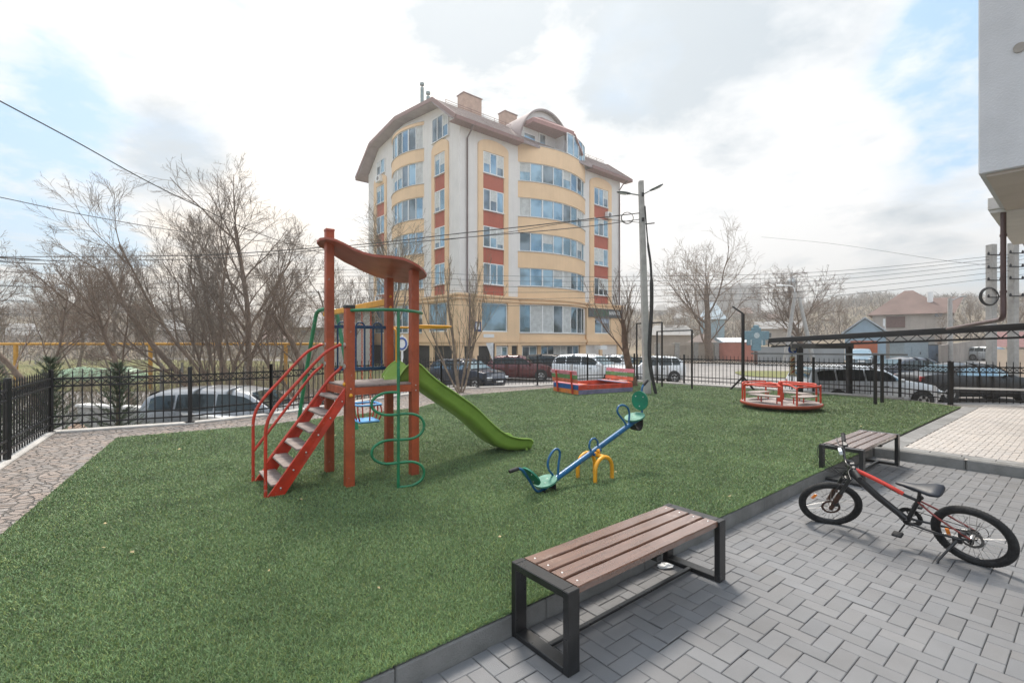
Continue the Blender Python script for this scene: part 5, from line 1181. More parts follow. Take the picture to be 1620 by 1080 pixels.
    mb = MB(); A = [V((x, .15, z)) for x, z in arc]; B = [V((x, 6.6, z)) for x, z in arc]; A2 = [V((x, .15, z)) for x, z in inn_]; B2 = [V((x, 6.6, z)) for x, z in inn_]
    mb.loft([A, B], closed=False); mb.loft([B2, A2], closed=False); mb.loft([A2, A], closed=False, smooth=False); dm = mb.build('barrel_dormer', roofm, t)
    mb = MB(); mb.prism([V((x, .55, z)) for x, z in inn_], (0, .15, 0)); mb.build('dormer_wall', mat('dormer_render', (.72, .72, .73), .85, 0, .03), dm)
    mb = MB(); mb.loft([[V((x, .17, z)) for x, z in inn_], [V((x, .55, z)) for x, z in inn_]], closed=False); mb.build('dormer_lining', MATS['dormer_render'], dm)
    mb = MB(); mb.box((xc-2.0, .51, 19.75), (1.5, .08, 1.5)); mb.box((xc-.35, .51, 19.95), (1.0, .08, 2.0)); wn = mb.build('dormer_window', wf, dm); mb = MB(); mb.quad((xc-2.65, .46, 19.1), (xc-1.35, .46, 19.1), (xc-1.35, .46, 20.4), (xc-2.65, .46, 20.4)); mb.quad((xc-.68, .46, 19.2), (xc-.02, .46, 19.2), (xc-.02, .46, 20.8), (xc-.68, .46, 20.8)); mb.build('pane', gl, wn)
    # hood: small hipped roof jutting over the terrace
    mb = MB(); e = [V((xc-2.7, -.75, 21.35)), V((xc+2.2, -1.15, 21.35)), V((xc+2.4, .54, 21.35)), V((xc-2.7, .54, 21.35))]; rdg = [V((xc-.4, .5, 22.45)), V((xc+.5, .5, 22.45))]
    mb.add(e+rdg, [(0, 1, 5, 4), (1, 2, 5), (2, 3, 4, 5), (3, 0, 4)]); mb.add([p-V((0, 0, .38)) for p in e]+e, [(3, 2, 1, 0), (0, 1, 5, 4), (1, 2, 6, 5), (2, 3, 7, 6), (3, 0, 4, 7)]); mb.beam((xc+2.2, -.75, 21.2), (xc+3.9, -.35, 19.7), .8, .14, up=(0, 0, 1)); mb.build('hood', mat('hood_tile', (.30, .13, .12), .5, .05, .1), dm)
    mb = MB(); mb.box((xc+1.5, .0, 20.0), (.14, 1.1, 2.1)); mb.build('terrace_side_wall', MATS['dormer_render'], dm)
    # glazed terrace screen on the right part of the bay
    mb = MB(); cv = cR(-.05, 8, .56, .99); ws = mb
    for k in range(0, 9, 2): s, d = cv[k]; mb.beam(pt('R', s, 19.0, d), pt('R', s, 20.95, d), .09, .07, up=(1, 0, 0))
    for k in range(8):
        for z in (19.06, 20.95): mb.beam(pt('R', *cv[k][:1], z, cv[k][1]), pt('R', cv[k+1][0], z, cv[k+1][1]), .07, .07)
    ws = mb.build('terrace_glazing', wf, dm)
    for k in range(0, 8, 2):
        mb = MB(); a, b = cv[k], cv[k+2]; mb.quad(pt('R', a[0], 19.08, a[1]), pt('R', b[0], 19.08, b[1]), pt('R', b[0], 20.92, b[1]), pt('R', a[0], 20.92, a[1])); mb.build('pane', gl, ws)
    mb = MB(); fl = cR(-.3, 20); mb.prism([pt('R', s, 18.86, d) for s, d in fl], (0, 0, .1)); mb.build('terrace_floor', dfr, dm)
    # downpipes, air conditioners
    dp = MATS['brown_pipe']
    for pts in ([(.67, -.9, 18.7), (.67, -.6, 18.3), (.67, -.12, 17.9), (.67, -.12, 5.6), (.67, -.45, 5.5), (.67, -.45, 1.7), (.67, -.3, 1.3), (.95, -.3, -.6)], [(20.9, -.9, 18.7), (20.6, -.5, 18.3), (20.55, -.12, 17.8), (20.55, -.12, 5.6), (20.55, -.45, 5.5), (20.55, -.45, 1.6)]):
        mb = MB(); mb.tube(pts, .065, 8); mb.build('downpipe', dp, t)
    for face, s, z in (('R', 18.5, 14.75), ('L', 13.6, 17.9), ('L', 13.7, 5.9)):
        mb = MB(); slab(mb, face, s-.42, s+.42, z-.3, z+.3, .12, .5); ac = mb.build('air_conditioner', wf, t); mb = MB(); c = pt(face, s-.08, z, .505); n_ = pt(face, 0, 0, 1)-pt(face, 0, 0, 0); mb.tube([c, c+n_*.01], .22, 18); mb.build('fan_grille', inn, ac)
    mb = MB(); slab(mb, 'R', 15.3, 20.7, 4.15, 5.02, .24, .38); sg = mb.build('shop_sign', mat('sign_grey', (.085, .095, .10), .6), t)
    text_mesh('АДОМ', .78, mat('sign_green', (.03, .16, .08), .5), sg, (17.15, -.39, 4.55), (R(90), 0, 0)); text_mesh('МАРКЕТ', .46, m_white, sg, (19.35, -.39, 4.60), (R(90), 0, 0))
    mb = MB(); slab(mb, 'R', 16.7, 18.7, 3.60, 4.08, .10, .14); mb.build('window_sticker', mat('sticker_blue', (.16, .26, .42), .5, col2=(.55, .6, .65), scale=5), sg)
    mb = MB(); slab(mb, 'R', 1.25, 1.95, 2.5, 3.3, .225, .26); hs = mb.build('house_number', mat('sign_blue', (.03, .05, .14), .5), t); mb = MB(); slab(mb, 'R', 1.40, 1.80, 2.68, 3.18, .262, .27); mb.build('plate', m_white, hs)
    mb = MB(); slab(mb, 'R', 2.2, 3.3, 2.02, 2.30, .225, .25); mb.build('street_sign', m_white, t)
    mb = MB(); slab(mb, 'R', 15.9, 16.9, .9, 1.3, .5, 1.3); mb.build('awning_lamp', m_white, t)
    return t
apartment()
# ================================================================ BARE TREES
def bark(name, c): return mat(name, c, .9, 0, .22, 6, .5, 30)
b_brown = bark('bark_brown', (.185, .130, .095)); b_grey = bark('bark_grey', (.215, .17, .135)); b_pale = bark('bark_pale', (.27, .205, .155)); b_red = bark('bark_red', (.15, .085, .055)); b_tan = bark('twigs_tan', (.28, .22, .155))
def tree(label, loc, H, seed, m1, m2=None, r0=.12, fork=.22, stems=1, spread=.75, up=.25, n=(6, 6, 5, 4), lean=(0, 0), decay=(.50, .55, .55, .55), twig=.008, name='bare_tree', group='bare winter trees', droop=0.0, stemdirs=None, wob=.18):
    rr = random.Random(seed); t = thing(name, label, 'tree', loc, 0, group=group); tk = MB(); cr = MB(); 
    def rv(): return V((rr.gauss(0, 1), rr.gauss(0, 1), rr.gauss(0, 1))).normalized()
    def branch(p, d, L, r, lv, last):
        nseg = [7, 6, 4, 3, 2][min(lv, 4)]; pts = [p]; rs = [r]; dirs = [d]; q = p; dd = d
        for i in range(nseg):
            dd = (dd+rv()*wob*(1+.25*lv)+V((0, 0, up*.22-droop*(.25*lv)))).normalized(); q = q+dd*(L/nseg); pts.append(q); rs.append(max(twig*.55, r*(1-(i+1)/nseg*(.55 if lv == 0 else .72)))); dirs.append(dd)
        (tk if lv < 2 else cr).tube(pts, rs, [9, 6, 4, 3, 3][min(lv, 4)], caps=lv < 1)
        if lv >= len(n): return
        k = n[lv]; k = max(2, int(k*rr.uniform(.8, 1.25)))
        for j in range(k):
            f = (fork if lv == 0 else .18)+(1-(fork if lv == 0 else .18))*((j+rr.uniform(.1, .9))/k); x = f*nseg; i = min(nseg-1, int(x)); b = pts[i].lerp(pts[i+1], x-i); bd = dirs[i]
            side_ = rv(); side_ = (side_-bd*side_.dot(bd)).normalized(); an = rr.uniform(.5, 1.0)*spread
            nd = (bd*math.cos(an)+side_*math.sin(an)+V((0, 0, up*.5))).normalized()
            rl = lerp(rs[i], rs[i+1], x-i); Lc = L*decay[min(lv, 3)]*rr.uniform(.7, 1.25)*(1.15-.45*f); branch(b, nd, Lc, max(twig*.7, min(rl*.62, Lc*.013+twig*.3)), lv+1, False)
    if stemdirs: ds = [V(s).normalized() for s in stemdirs]
    else: ds = [V((lean[0]+rr.uniform(-.3, .3)*(stems > 1)*1.6, lean[1]+rr.uniform(-.3, .3)*(stems > 1), 1)).normalized() for _ in range(stems)]
    for k, d in enumerate(ds):
        hh = H*rr.uniform(.8, 1.0) if k else H; branch(V((0, 0, -.15))+V((rr.uniform(-.1, .1), rr.uniform(-.1, .1), 0))*(k > 0), d, hh*.72, r0*(1 if not k else rr.uniform(.45, .8)), 0, False)
    tk.build('trunk', m1, t); cr.build('crown', m2 or m1, t); return t
def at(pxx, Y, dz=0): x = (pxx-810)/F*Y; return (x, Y, Tz(x, Y)+dz)
# trees inside / next to the yard
y0 = (-1.62, 14.75, ZT-.02)
tree('slender young tree forked low in a V, in the stone strip beside the fence', y0, 4.3, 5, b_pale, b_tan, r0=0.058, fork=.10, stems=1, spread=.42, up=.55, n=(5, 5, 4, 3), stemdirs=[(-.12, 0, 1), (-.62, .1, 1), (.45, 0, 1), (.15, .2, 1)], twig=.006, decay=(.6, .55, .5, .5), wob=.10)
tree('reddish brown tree leaning left behind the lamp pole, branches rising like a fan', (4.35, 17.0, ZT-.05), 3.6, 8, b_red, b_brown, r0=0.163, fork=.30, spread=.62, up=.5, n=(8, 6, 5, 3), stemdirs=[(-.42, 0, 1)], twig=.007, decay=(.85, .55, .5, .5), wob=.16)
tree('broad spreading bare tree with short trunk behind the beige street wall', at(1122, 50), 11.5, 21, b_brown, b_pale, r0=0.422, fork=.14, spread=.95, up=.20, n=(11, 7, 5, 5), twig=.018, decay=(.82, .58, .55, .5), wob=.17)
tree('wide low bare tree behind the roadside cross and the leaning concrete poles', at(1268, 52), 8.5, 33, b_brown, b_brown, r0=0.286, fork=.12, spread=.95, up=.14, n=(10, 7, 6, 4), twig=.022, decay=(.90, .58, .55, .5), wob=.2)
tree('small bare bush tree in front of the brown roofed house', at(1487, 50), 5.2, 44, b_brown, b_pale, r0=0.109, fork=.1, spread=.9, up=.2, n=(8, 6, 5, 3), twig=.018)
tree('bare tree on the far right skyline behind the concrete poles', at(1600, 60), 9.0, 45, b_brown, b_pale, r0=0.170, fork=.2, spread=.7, up=.3, n=(8, 6, 5, 3), twig=.025)
# left side group
tree('big many stemmed willow on the left, its limbs fanning up to the left', at(352, 19.5), 10.4, 52, b_brown, b_grey, r0=.13, fork=.14, spread=.72, up=.08, n=(9, 7, 6, 4), stemdirs=[(-1.15, 0, .95), (-.85, .2, 1.05), (-.6, -.1, 1.2), (-.42, .3, 1.2), (-1.45, .1, .75), (-.12, 0, 1.3), (.18, .1, 1.2)], twig=.008, decay=(.40, .55, .55, .5), wob=.12)
tree('tall dark trunked tree right of the fanning willow, highest of the left side', at(396, 22), 11.4, 61, b_brown, b_grey, r0=0.150, fork=.22, spread=.95, up=.22, n=(12, 7, 6, 5), twig=.009, decay=(.48, .55, .55, .5), wob=.10, lean=(-.03, 0))
tree('tall twin stemmed tree between the fanning willow and the tall dark trunk', at(372, 24), 10.4, 67, b_brown, b_grey, r0=0.136, fork=.22, spread=.95, up=.2, n=(11, 7, 6, 5), stems=2, twig=.009, decay=(.48, .55, .55, .5), wob=.11)
tree('thick crooked tree with a raised fork left of the green swing frame', at(484, 18.5), 5.6, 72, b_brown, b_brown, r0=0.150, fork=.36, spread=.95, up=.3, n=(8, 6, 5, 5), stemdirs=[(-.12, 0, 1), (-.75, .1, 1)], twig=.008, decay=(.70, .55, .5, .5), wob=.22)
tree('tree leaning far left with a long bare trunk, left of the fanning willow', at(226, 17), 6.2, 83, b_brown, b_brown, r0=0.116, fork=.34, spread=1.0, up=.15, n=(9, 7, 6, 5), stemdirs=[(-.85, 0, 1)], twig=.008, decay=(.62, .55, .5, .5), wob=.12)
tree('leaning dark tree near the left edge above the yellow gas pipe', at(66, 19), 6.6, 91, b_brown, b_brown, r0=0.129, fork=.30, spread=1.0, up=.15, n=(9, 7, 6, 5), stemdirs=[(-.55, 0, 1), (.1, .1, 1)], twig=.008, decay=(.6, .55, .5, .5), wob=.15)
tree('weeping tree with pale drooping twigs in front of the left face of the apartment building', at(628, 30), 10.0, 99, b_grey, b_tan, r0=0.150, fork=.3, spread=.62, up=.30, n=(10, 7, 6, 4), twig=.011, decay=(.55, .6, .6, .6), droop=.22, wob=.13)
tree('slim bare tree just left of the apartment building', at(560, 33), 8.0, 101, b_brown, b_brown, r0=0.109, fork=.25, spread=.7, up=.35, n=(8, 6, 5, 3), twig=.011)
proto = []
pl = [(-300, 30), (20, 30), (120, 34), (185, 31), (262, 40), (320, 33), (440, 30), (470, 42), (520, 36), (90, 48), (-80, 38), (-180, 26), (230, 55), (60, 60)]
descr = ['pale bare tree far off beyond the left edge', 'pale bare tree rising behind the yellow pipe near the left edge', 'hazy bare tree behind the leaning dark tree', 'light bare tree above the green tarpaulin', 'far pale tree left of the fanning willow', 'mid distance tree seen through the willow limbs', 'bare tree right of the tall dark trunk', 'far small tree left of the green swing frame', 'bare tree behind the top of the tower roof', 'distant tree in the left background', 'bare tree outside the left edge, farther back', 'bare tree outside the left edge, nearer', 'very distant tree behind the leaning tree', 'very distant tree behind the yellow pipe']
for i, (x_, y_) in enumerate(pl):
    if i < 3: o = tree(descr[i], at(x_, y_), (9.5, 8.5, 9.0)[i], 200+i, b_grey, b_pale, r0=0.116, fork=.2, spread=.7, up=.3, n=(8, 7, 5, 4), stems=2, twig=.011); proto.append(o)
    else: copy_tree(proto[i % 3], loc=at(x_, y_), rz=i*1.7, scale=.72+.09*(i % 5), label=descr[i])
# trees along the far right slope, copies of one prototype
ds = ['bare tree between the apartment building and the lamp pole', 'bare tree just right of the lamp pole top of the slope', 'bare tree behind the dark roofed pavilion', 'bare tree behind the pink wall', 'bare tree left of the church dome on the slope', 'bare tree right of the church dome on the slope', 'bare tree above the blue gabled shed', 'bare tree left of the brown roofed house', 'bare tree behind the brown roof', 'bare tree between house and concrete poles']
for i, (x_, y_, s_) in enumerate([(990, 66, .9), (1046, 74, .8), (1080, 82, .9), (1180, 76, .8), (1232, 95, .9), (1292, 88, .9), (1330, 80, .8), (1376, 90, .8), (1440, 84, .8), (1536, 72, .8)]):
    copy_tree(proto[i % 3], loc=at(x_, y_), rz=i*2.1, scale=s_, label=ds[i])
# brushwood on the slopes: uncountable
def brush():
    r = np.random.default_rng(3); n = 15000; d = r.uniform(60, 285, n); az = r.uniform(-.95, .95, n); x = d*np.sin(az); y = d*np.cos(az)
    keep = ((y > 62) | (x < -25)) & ((d > 100) | (az < 0) | (y > 84)); x, y, d = x[keep], y[keep], d[keep]; n = len(x); z = T(x, y); k = 9; R_ = r.uniform(.8, 2.2, n); H_ = r.uniform(.6, 2.6, n)
    X_ = np.repeat(x, k)+r.normal(0, 1, n*k)*np.repeat(R_, k)*.6; Y_ = np.repeat(y, k)+r.normal(0, 1, n*k)*np.repeat(R_, k)*.6; Z_ = np.repeat(z, k)+r.uniform(0, 1, n*k)*np.repeat(H_, k)
    L_ = r.uniform(.5, 1.9, n*k); dx, dy, dz = r.normal(0, .6, n*k)*L_, r.normal(0, .6, n*k)*L_, r.uniform(.2, 1.2, n*k)*L_; w_ = r.uniform(.03, .10, n*k)*np.repeat(d, k)/110; a = r.uniform(0, math.pi, n*k); c, s_ = np.cos(a)*w_, np.sin(a)*w_
    vs = np.stack([np.stack([X_-c, Y_-s_, Z_], 1), np.stack([X_+c, Y_+s_, Z_], 1), np.stack([X_+dx, Y_+dy, Z_+dz], 1)], 1).reshape(-1, 3); m = n*k
    me = bpy.data.meshes.new('brushwood'); me.vertices.add(3*m); me.vertices.foreach_set('co', vs.ravel()); me.loops.add(3*m); me.loops.foreach_set('vertex_index', np.arange(3*m, dtype=np.int32)); me.polygons.add(m); me.polygons.foreach_set('loop_start', np.arange(m, dtype=np.int32)*3); me.polygons.foreach_set('loop_total', np.full(m, 3, np.int32)); me.update()
    g = np.repeat(r.uniform(.7, 1.35, n), k*3); wv = np.repeat(r.normal(0, .07, n), k*3); at_ = me.color_attributes.new('tone', 'FLOAT_COLOR', 'POINT'); at_.data.foreach_set('color', np.stack([g*(1+wv), g, g*(1-wv), np.ones(len(g))], 1).ravel())
    me.materials.append(mat('brushwood', (.21, .175, .155), .95, 0, .3, .03, 0, 3, coord='World', col2=(.155, .135, .118), attr='tone')); o = bpy.data.objects.new('brushwood', me); COL.objects.link(o); o['kind'] = 'stuff'
brush()
def thicket():                                          # tangle of thin shoots behind the left fence
    mb = MB(); r = random.Random(5)
    for i in range(2600):
        pxx = r.uniform(-20, 600); Y = r.uniform(15.5, 30); x, y, z = at(pxx, Y); h = r.uniform(.6, 2.0)*(1.3 if 280 < pxx < 520 else .7)
        a = V((x, y, z-.05)); l = V((r.gauss(0, .25), r.gauss(0, .25), 1)); mb.tube([a, a+l*h*.5, a+l*h+V((r.gauss(0, .2), r.gauss(0, .2), 0))], [.010, .007, .003], 3, caps=False)
    struct('thicket', mb, b_tan, 'stuff')
thicket()
# conifers
def conifer(label, loc, H, Rb, seed, proto=None):
    r = random.Random(seed); t = thing('pine_sapling', label, 'conifer', loc, group='young pines behind the left fence'); mb = MB(); mb.tube([(0, 0, -.1), (0, 0, H*.97)], [.05, .006], 7); mb.build('trunk', b_brown, t); cr = MB()
    lv = 15
    for i in range(lv):
        f = i/lv; z = H*(.06+.9*f); Rr = Rb*(1-f)**.8+.06
        for j in range(9):
            a = j*.698+i*.37+r.uniform(-.2, .2); L = Rr*r.uniform(.75, 1.15); p0 = V((0, 0, z)); d = V((math.cos(a), math.sin(a), .30+.45*f)); p1 = p0+d*L*.6; p2 = p1+(d+V((0, 0, .35))).normalized()*L*.45; cr.tube([p0, p1, p2], [.008, .005, .002], 3, caps=False)
            ns = int(14+24*L/Rb)
            for k in range(ns):
                q = k/ns; c = p0.lerp(p1, q/.6) if q < .6 else p1.lerp(p2, (q-.6)/.4)
                for m_ in range(3):
                    nd = (d*.8+V((r.gauss(0, .6), r.gauss(0, .6), r.gauss(.15, .5)))).normalized()*r.uniform(.06, .13); s_ = V((-d.y, d.x, 0)).normalized()*.006; cr.add([c-s_, c+s_, c+nd], [(0, 1, 2)])
    cr.build('needles', mat('pine_needles', (.035, .06, .03), .7, 0, .3, 4, col2=(.06, .085, .04)), t); return t
conifer('young dark pine just left of the fence corner post', (-9.2, 9.6, Tz(-9.2, 9.6)), 2.45, .85, 1)
conifer('young pine half cut by the left edge of the picture', (-9.1, 8.4, Tz(-9.1, 8.4)), 2.3, .95, 2)
conifer('young pine behind the fence section left of the silver estate car', (-8.35, 10.2, Tz(-8.35, 10.2)), 2.3, .75, 3)
conifer('smallest young pine near the left edge behind the slanted fence', (-8.3, 7.0, Tz(-8.3, 7.0)), 1.6, .7, 4)
# ================================================================ LEFT BACKGROUND
m_gas = mat('gas_pipe_yellow', srgb(196, 142, 40), .5, 0, .1, 4)
t = thing('gas_pipe', 'yellow overground gas pipe on posts behind the left fence', 'pipe', at(238, 26)); o = V(t.location); xs = [(-260, 26), (25, 26), (238, 26), (452, 26.5), (560, 27)]
z = EYE-4/F*26-o.z; mb = MB(); mb.tube([V((at(a, b)[0], b, 0))-V((o.x, o.y, 0))+V((0, 0, z)) for a, b in xs], .075, 10); mb.build('pipe', m_gas, t)
for a, b in xs: q = at(a, b); mb = MB(); mb.tube([V((q[0], b, q[2]-.2))-o, V((q[0]-o.x, b-o.y, z-.05))], .10, 10); mb.build('post', m_gas, t)
for i, (a, b) in enumerate([(255, 20), (288, 20.5), (388, 21.5), (481, 22)]):
    q = at(a, b); mb = MB(); mb.beam((0, 0, -.1), (0, 0, 1.75), .07, .07); o_ = mb.build('wire_fence_post', m_conc); o_.location = q; tag(o_, ['thin concrete post behind the rear of the silver estate car', 'second thin concrete post above the silver car roof', 'thin concrete post right of the tall dark tree trunk', 'thin concrete post left of the green swing leg'][i], 'post', 'thin concrete posts of the old wire fence')
q = at(160, 31); mb = MB(); prof = [(-2.5, 0), (-2.3, .75), (-1.2, .92), (.2, .80), (1.6, .95), (2.5, .7), (2.7, 0)]
rings = []
for i in range(9):
    y = lerp(-.8, .8, i/8); k = math.sin(math.pi*lerp(.12, .88, i/8)); rings.append([V((x_+.1*math.sin(i*2+j), y, z_*k)) for j, (x_, z_) in enumerate(prof)])
mb.loft(rings, closed=False, smooth=True); mb.add(rings[0], [tuple(range(7))]); o_ = mb.build('covered_pile', mat('tarpaulin_green', (.30, .46, .30), .5, 0, .12, 2, .6, 6)); o_.location = q; tag(o_, 'pale green tarpaulin over a low pile under the bare trees', 'tarpaulin')
q = at(232, 13.4); t = thing('ramp_parapet', 'low pale concrete parapet sloping beside the road left of the silver estate car', 'parapet', (-9.6, 12.2, -.95)); mb = MB(); mb.prism([V((-1.4, 0, 0)), V((3.4, -1.1, 0)), V((3.4, -1.1, .78)), V((.4, -.4, .98)), V((-1.4, 0, 1.0))], (.05, .22, 0)); mb.build('wall', m_conc, t); mb = MB(); mb.prism([V((-1.45, -.03, 1.0)), V((.4, -.43, .98)), V((3.45, -1.13, .78)), V((3.45, -1.13, .84)), V((.4, -.43, 1.04)), V((-1.45, -.03, 1.06))], (.07, .30, 0)); mb.build('coping', mat('coping_white', (.66, .65, .63), .8), t)
mb = MB(); rr = random.Random(9); mb.ball((0, 0, 0), .32, 10, 7); mb.v = [(p[0]*(1+rr.uniform(-.2, .2)), p[1]*(1+rr.uniform(-.2, .2)), p[2]*(1.1+rr.uniform(-.2, .2))) for p in mb.v]; o_ = mb.build('boulder', mat('boulder_tan', (.36, .25, .19), .9, 0, .2, 6, .6, 20)); o_.location = (-9.95, 11.0, -.55); tag(o_, 'reddish tan rock behind the fence near its left corner', 'rock')
t = thing('striped_barrier', 'low concrete road barrier with dark blocks beyond the silver estate car', 'barrier', at(430, 17.5)); 
for k in range(6): mb = MB(); mb.box((k*1.0-2.5, 0, .22), (.98, .25, .5), None, .03); mb.build('block', m_conc if k % 2 else MATS['rubber'], t)
# ================================================================ RIGHT BACKGROUND
Yw = 52.0
def long_wall(label, x0, x1, y, h, m, mcap=None, pillars=None, y1=None, name='street_wall'):
    y1 = y if y1 is None else y1; t = thing(name, label, 'wall', (x0, y, Tz(x0, y))); o = V(t.location); z1 = Tz(x1, y1)-o.z; mb = MB(); b = V((x1-x0, y1-y, z1)); d = b.normalized(); nn = V((0, .22, 0))
    mb.prism([V((0, 0, -.3)), b+V((0, 0, -.3)), b+V((0, 0, h)), V((0, 0, h))], nn); mb.build('wall', m, t)
    mb = MB(); mb.prism([V((0, -.03, h)), b+V((0, -.03, h)), b+V((0, -.03, h+.07)), V((0, -.03, h+.07))], (0, .28, 0)); mb.build('coping', mcap or m, t)
    for f in (pillars or []):
        p = b*f; mb = MB(); mb.box(p+V((0, .08, h/2+.05)), (.5, .5, h+.35), None, .02); mb.box(p+V((0, .08, h+.30)), (.62, .62, .12), None, .02); mb.build('pillar', m_conc, t)
    return t
X = lambda p, y: (p-810)/F*y
long_wall('beige street wall with square pillars behind the street', X(1040, Yw), X(1136, Yw), Yw, 1.62, mat('beige_wall', (.40, .34, .28), .9, 0, .12, .6, .3, 8, coord='World', streak=.4), pillars=[0, .32, .63, .97])
long_wall('salmon pink street wall section beside the beige wall', X(1137, Yw), X(1192, 48), Yw, 1.85, mat('pink_wall', (.56, .22, .17), .9, 0, .1, .8, .2, 8, coord='World'), y1=48)
long_wall('grey sheet wall behind the black canopy columns', X(1194, 48), X(1336, 46), 48, 1.5, mat('grey_sheet', (.33, .34, .35), .6, .1, .1, .6), y1=46)
# painted roadside cross
t = thing('roadside_cross', 'pale blue carved roadside cross on a dark post in front of the pink wall', 'cross', at(1198, 44)); m_lb2 = mat('cross_blue', (.12, .23, .28), .6, 0, .15, 6); zz = 1.7-t.location.z
t.location.x = X(1196, 44)
mb = MB(); mb.tube([(0, 0, -.2), (0, 0, zz-.9)], .14, 10); mb.build('post', mat('post_brown', (.12, .06, .045), .7), t); mb = MB(); cz = zz+.3
mb.box((0, 0, cz-.1), (.85, .22, 2.1), None, .05); mb.box((0, 0, cz+.25), (2.4, .2, .8), None, .05); mb.box((0, 0, cz+.9), (.55, .2, .6), None, .1); mb.box((0, 0, cz-.35), (1.7, .16, .6), None, .05); mb.tube([(0, -.12, cz+.2), (0, .12, cz+.2)], .62, 20); mb.build('cross', m_lb2, t)
for s in (-1, 1): mb = MB(); mb.box((s*1.25, 0, cz+.28), (.22, .24, .42), None, .03); mb.build('finial', MATS['sign_grey'], t)
mb = MB(); mb.tube([(0, -.16, cz+.25), (0, -.13, cz+.25)], .26, 14); mb.box((-.5, -.115, cz-.4), (.10, .02, .5)); mb.box((.5, -.115, cz-.4), (.10, .02, .5)); mb.build('carving', mat('carving_white', (.45, .52, .53), .6), t)
# road sign stack by the canopy
t = thing('road_sign', 'post with round blue sign and yellow and red arrow plates by the canopy column', 'road sign', (X(1254, 15.6), 15.6, Tz(9, 15.6)))
h0 = -t.location.z+1.7; mb = MB(); mb.tube([(0, .04, -.1), (0, .04, h0+.2)], .03, 8); mb.build('post', MATS['galvanised'], t)
mb = MB(); mb.tube([(0, 0, h0-.26), (0, -.012, h0-.26)], .15, 28); s_ = mb.build('round_sign', mat('sign_bright_blue', (.01, .09, .38), .4), t); s_.location.z = 0
mb = MB(); mb.prism([V((x_, -.016, h0-.26+z_)) for x_, z_ in ((-.08, .0), (.02, .10), (.02, .04), (.09, .02), (.09, -.03), (.0, -.04), (.03, -.10), (-.05, -.06))], (0, -.004, 0)); mb.build('arrow', m_white, s_)
for k in range(3):
    mb = MB(); z_ = h0-.58-.20*k; mb.box((0, 0, z_), (.16, .014, .185), None, .004); p_ = mb.build('plate', mat('sign_cream', (.75, .6, .35), .5), t); mb = MB(); mb.prism([V((x_*.07, -.011, z_+y_*.08)) for x_, y_ in ((-1, -.9), (.2, -.2), (1, .9), (-.2, .3))], (0, -.004, 0)); mb.build('stripe', mat('sign_red', (.55, .08, .02), .5), p_)
# round sign far behind the tower
t = thing('street_sign_post', 'round blue and white sign on a white post seen between the tower posts', 'road sign', at(636, 22)); h0 = 1.7-t.location.z
mb = MB(); mb.tube([(0, .03, -.1), (0, .03, h0+.3)], .05, 8); mb.build('post', m_white, t); mb = MB(); mb.tube([(0, 0, h0-.1), (0, -.015, h0-.1)], .34, 24); mb.v = [(p[0]*.8, p[1], p[2]) for p in mb.v]; d_ = mb.build('disc', m_white, t); mb = MB(); mb.tube([(math.cos(q)*.20, -.018, h0-.1+math.sin(q)*.25) for q in [2*math.pi*i/20 for i in range(20)]], .045, 5, True); mb.build('ring', mat('ring_blue', (.04, .10, .35), .5), d_)
# tapered white flag-like banner by the cars
t = thing('banner_stand', 'narrow pale banner on a dark pole behind the fence gate ornament', 'banner', (X(776, 23), 23, Tz(-1, 23))); h0 = -t.location.z+1.7
mb = MB(); mb.tube([(.15, 0, -.1), (.17, 0, h0-.1)], .035, 6); mb.build('pole', m_fence, t); mb = MB(); mb.prism([V((.13, -.02, h0-1.0)), V((.14, -.02, h0-.05)), V((-.22, -.02, h0-.08))], (0, .02, 0)); mb.build('banner', mat('banner_white', (.6, .62, .64), .7), t)
# far street poles forming an A
for i, (xb, xt, yb, lab) in enumerate([(1241, 1258, 46, 'left upright of the far concrete pole pair right of the cross'), (1288, 1264, 46, 'slanted strut of the far concrete pole pair right of the cross')]):
    x0, x1 = X(xb, yb), X(xt if i == 0 else xt, yb); zt = EYE+(540-(462 if i == 0 else 470))/F*yb; t = thing('street_pole', lab, 'utility pole', (x0, yb, Tz(x0, yb))); mb = MB(); mb.tube([(0, 0, -.2), (x1-x0, 0, zt-t.location.z)], [.22, .15], 8); mb.build('pole', MATS['pole_concrete'], t)
    if i == 0:
        mb = MB(); mb.tube(spline([V((x1-x0, 0, zt-t.location.z-.5)), V((x1-x0-.2, 0, zt-t.location.z+.5)), V((x1-x0-1.3, 0, zt-t.location.z+.65))], 4), .06, 6); mb.ball((x1-x0-1.5, 0, zt-t.location.z+.6), .25, 10, 6, (1.4, .8, .5)); mb.build('lamp_head', m_white, t)
t = thing('street_pole', 'far concrete street pole right of the brown roofed house', 'utility pole', at(1503, 44)); mb = MB(); h_ = EYE+(540-471)/F*44-t.location.z; mb.tube([(0, 0, -.2), (0, 0, h_)], [.22, .16], 8); mb.build('pole', MATS['pole_concrete'], t); mb = MB(); mb.tube([(0, 0, h_-.3), (.6, -.1, h_), (.95, -.1, h_+.1)], .05, 6); mb.box((1.1, -.1, h_+.12), (.5, .2, .1), None, .03); mb.build('lamp_head', MATS['galvanised'], t)
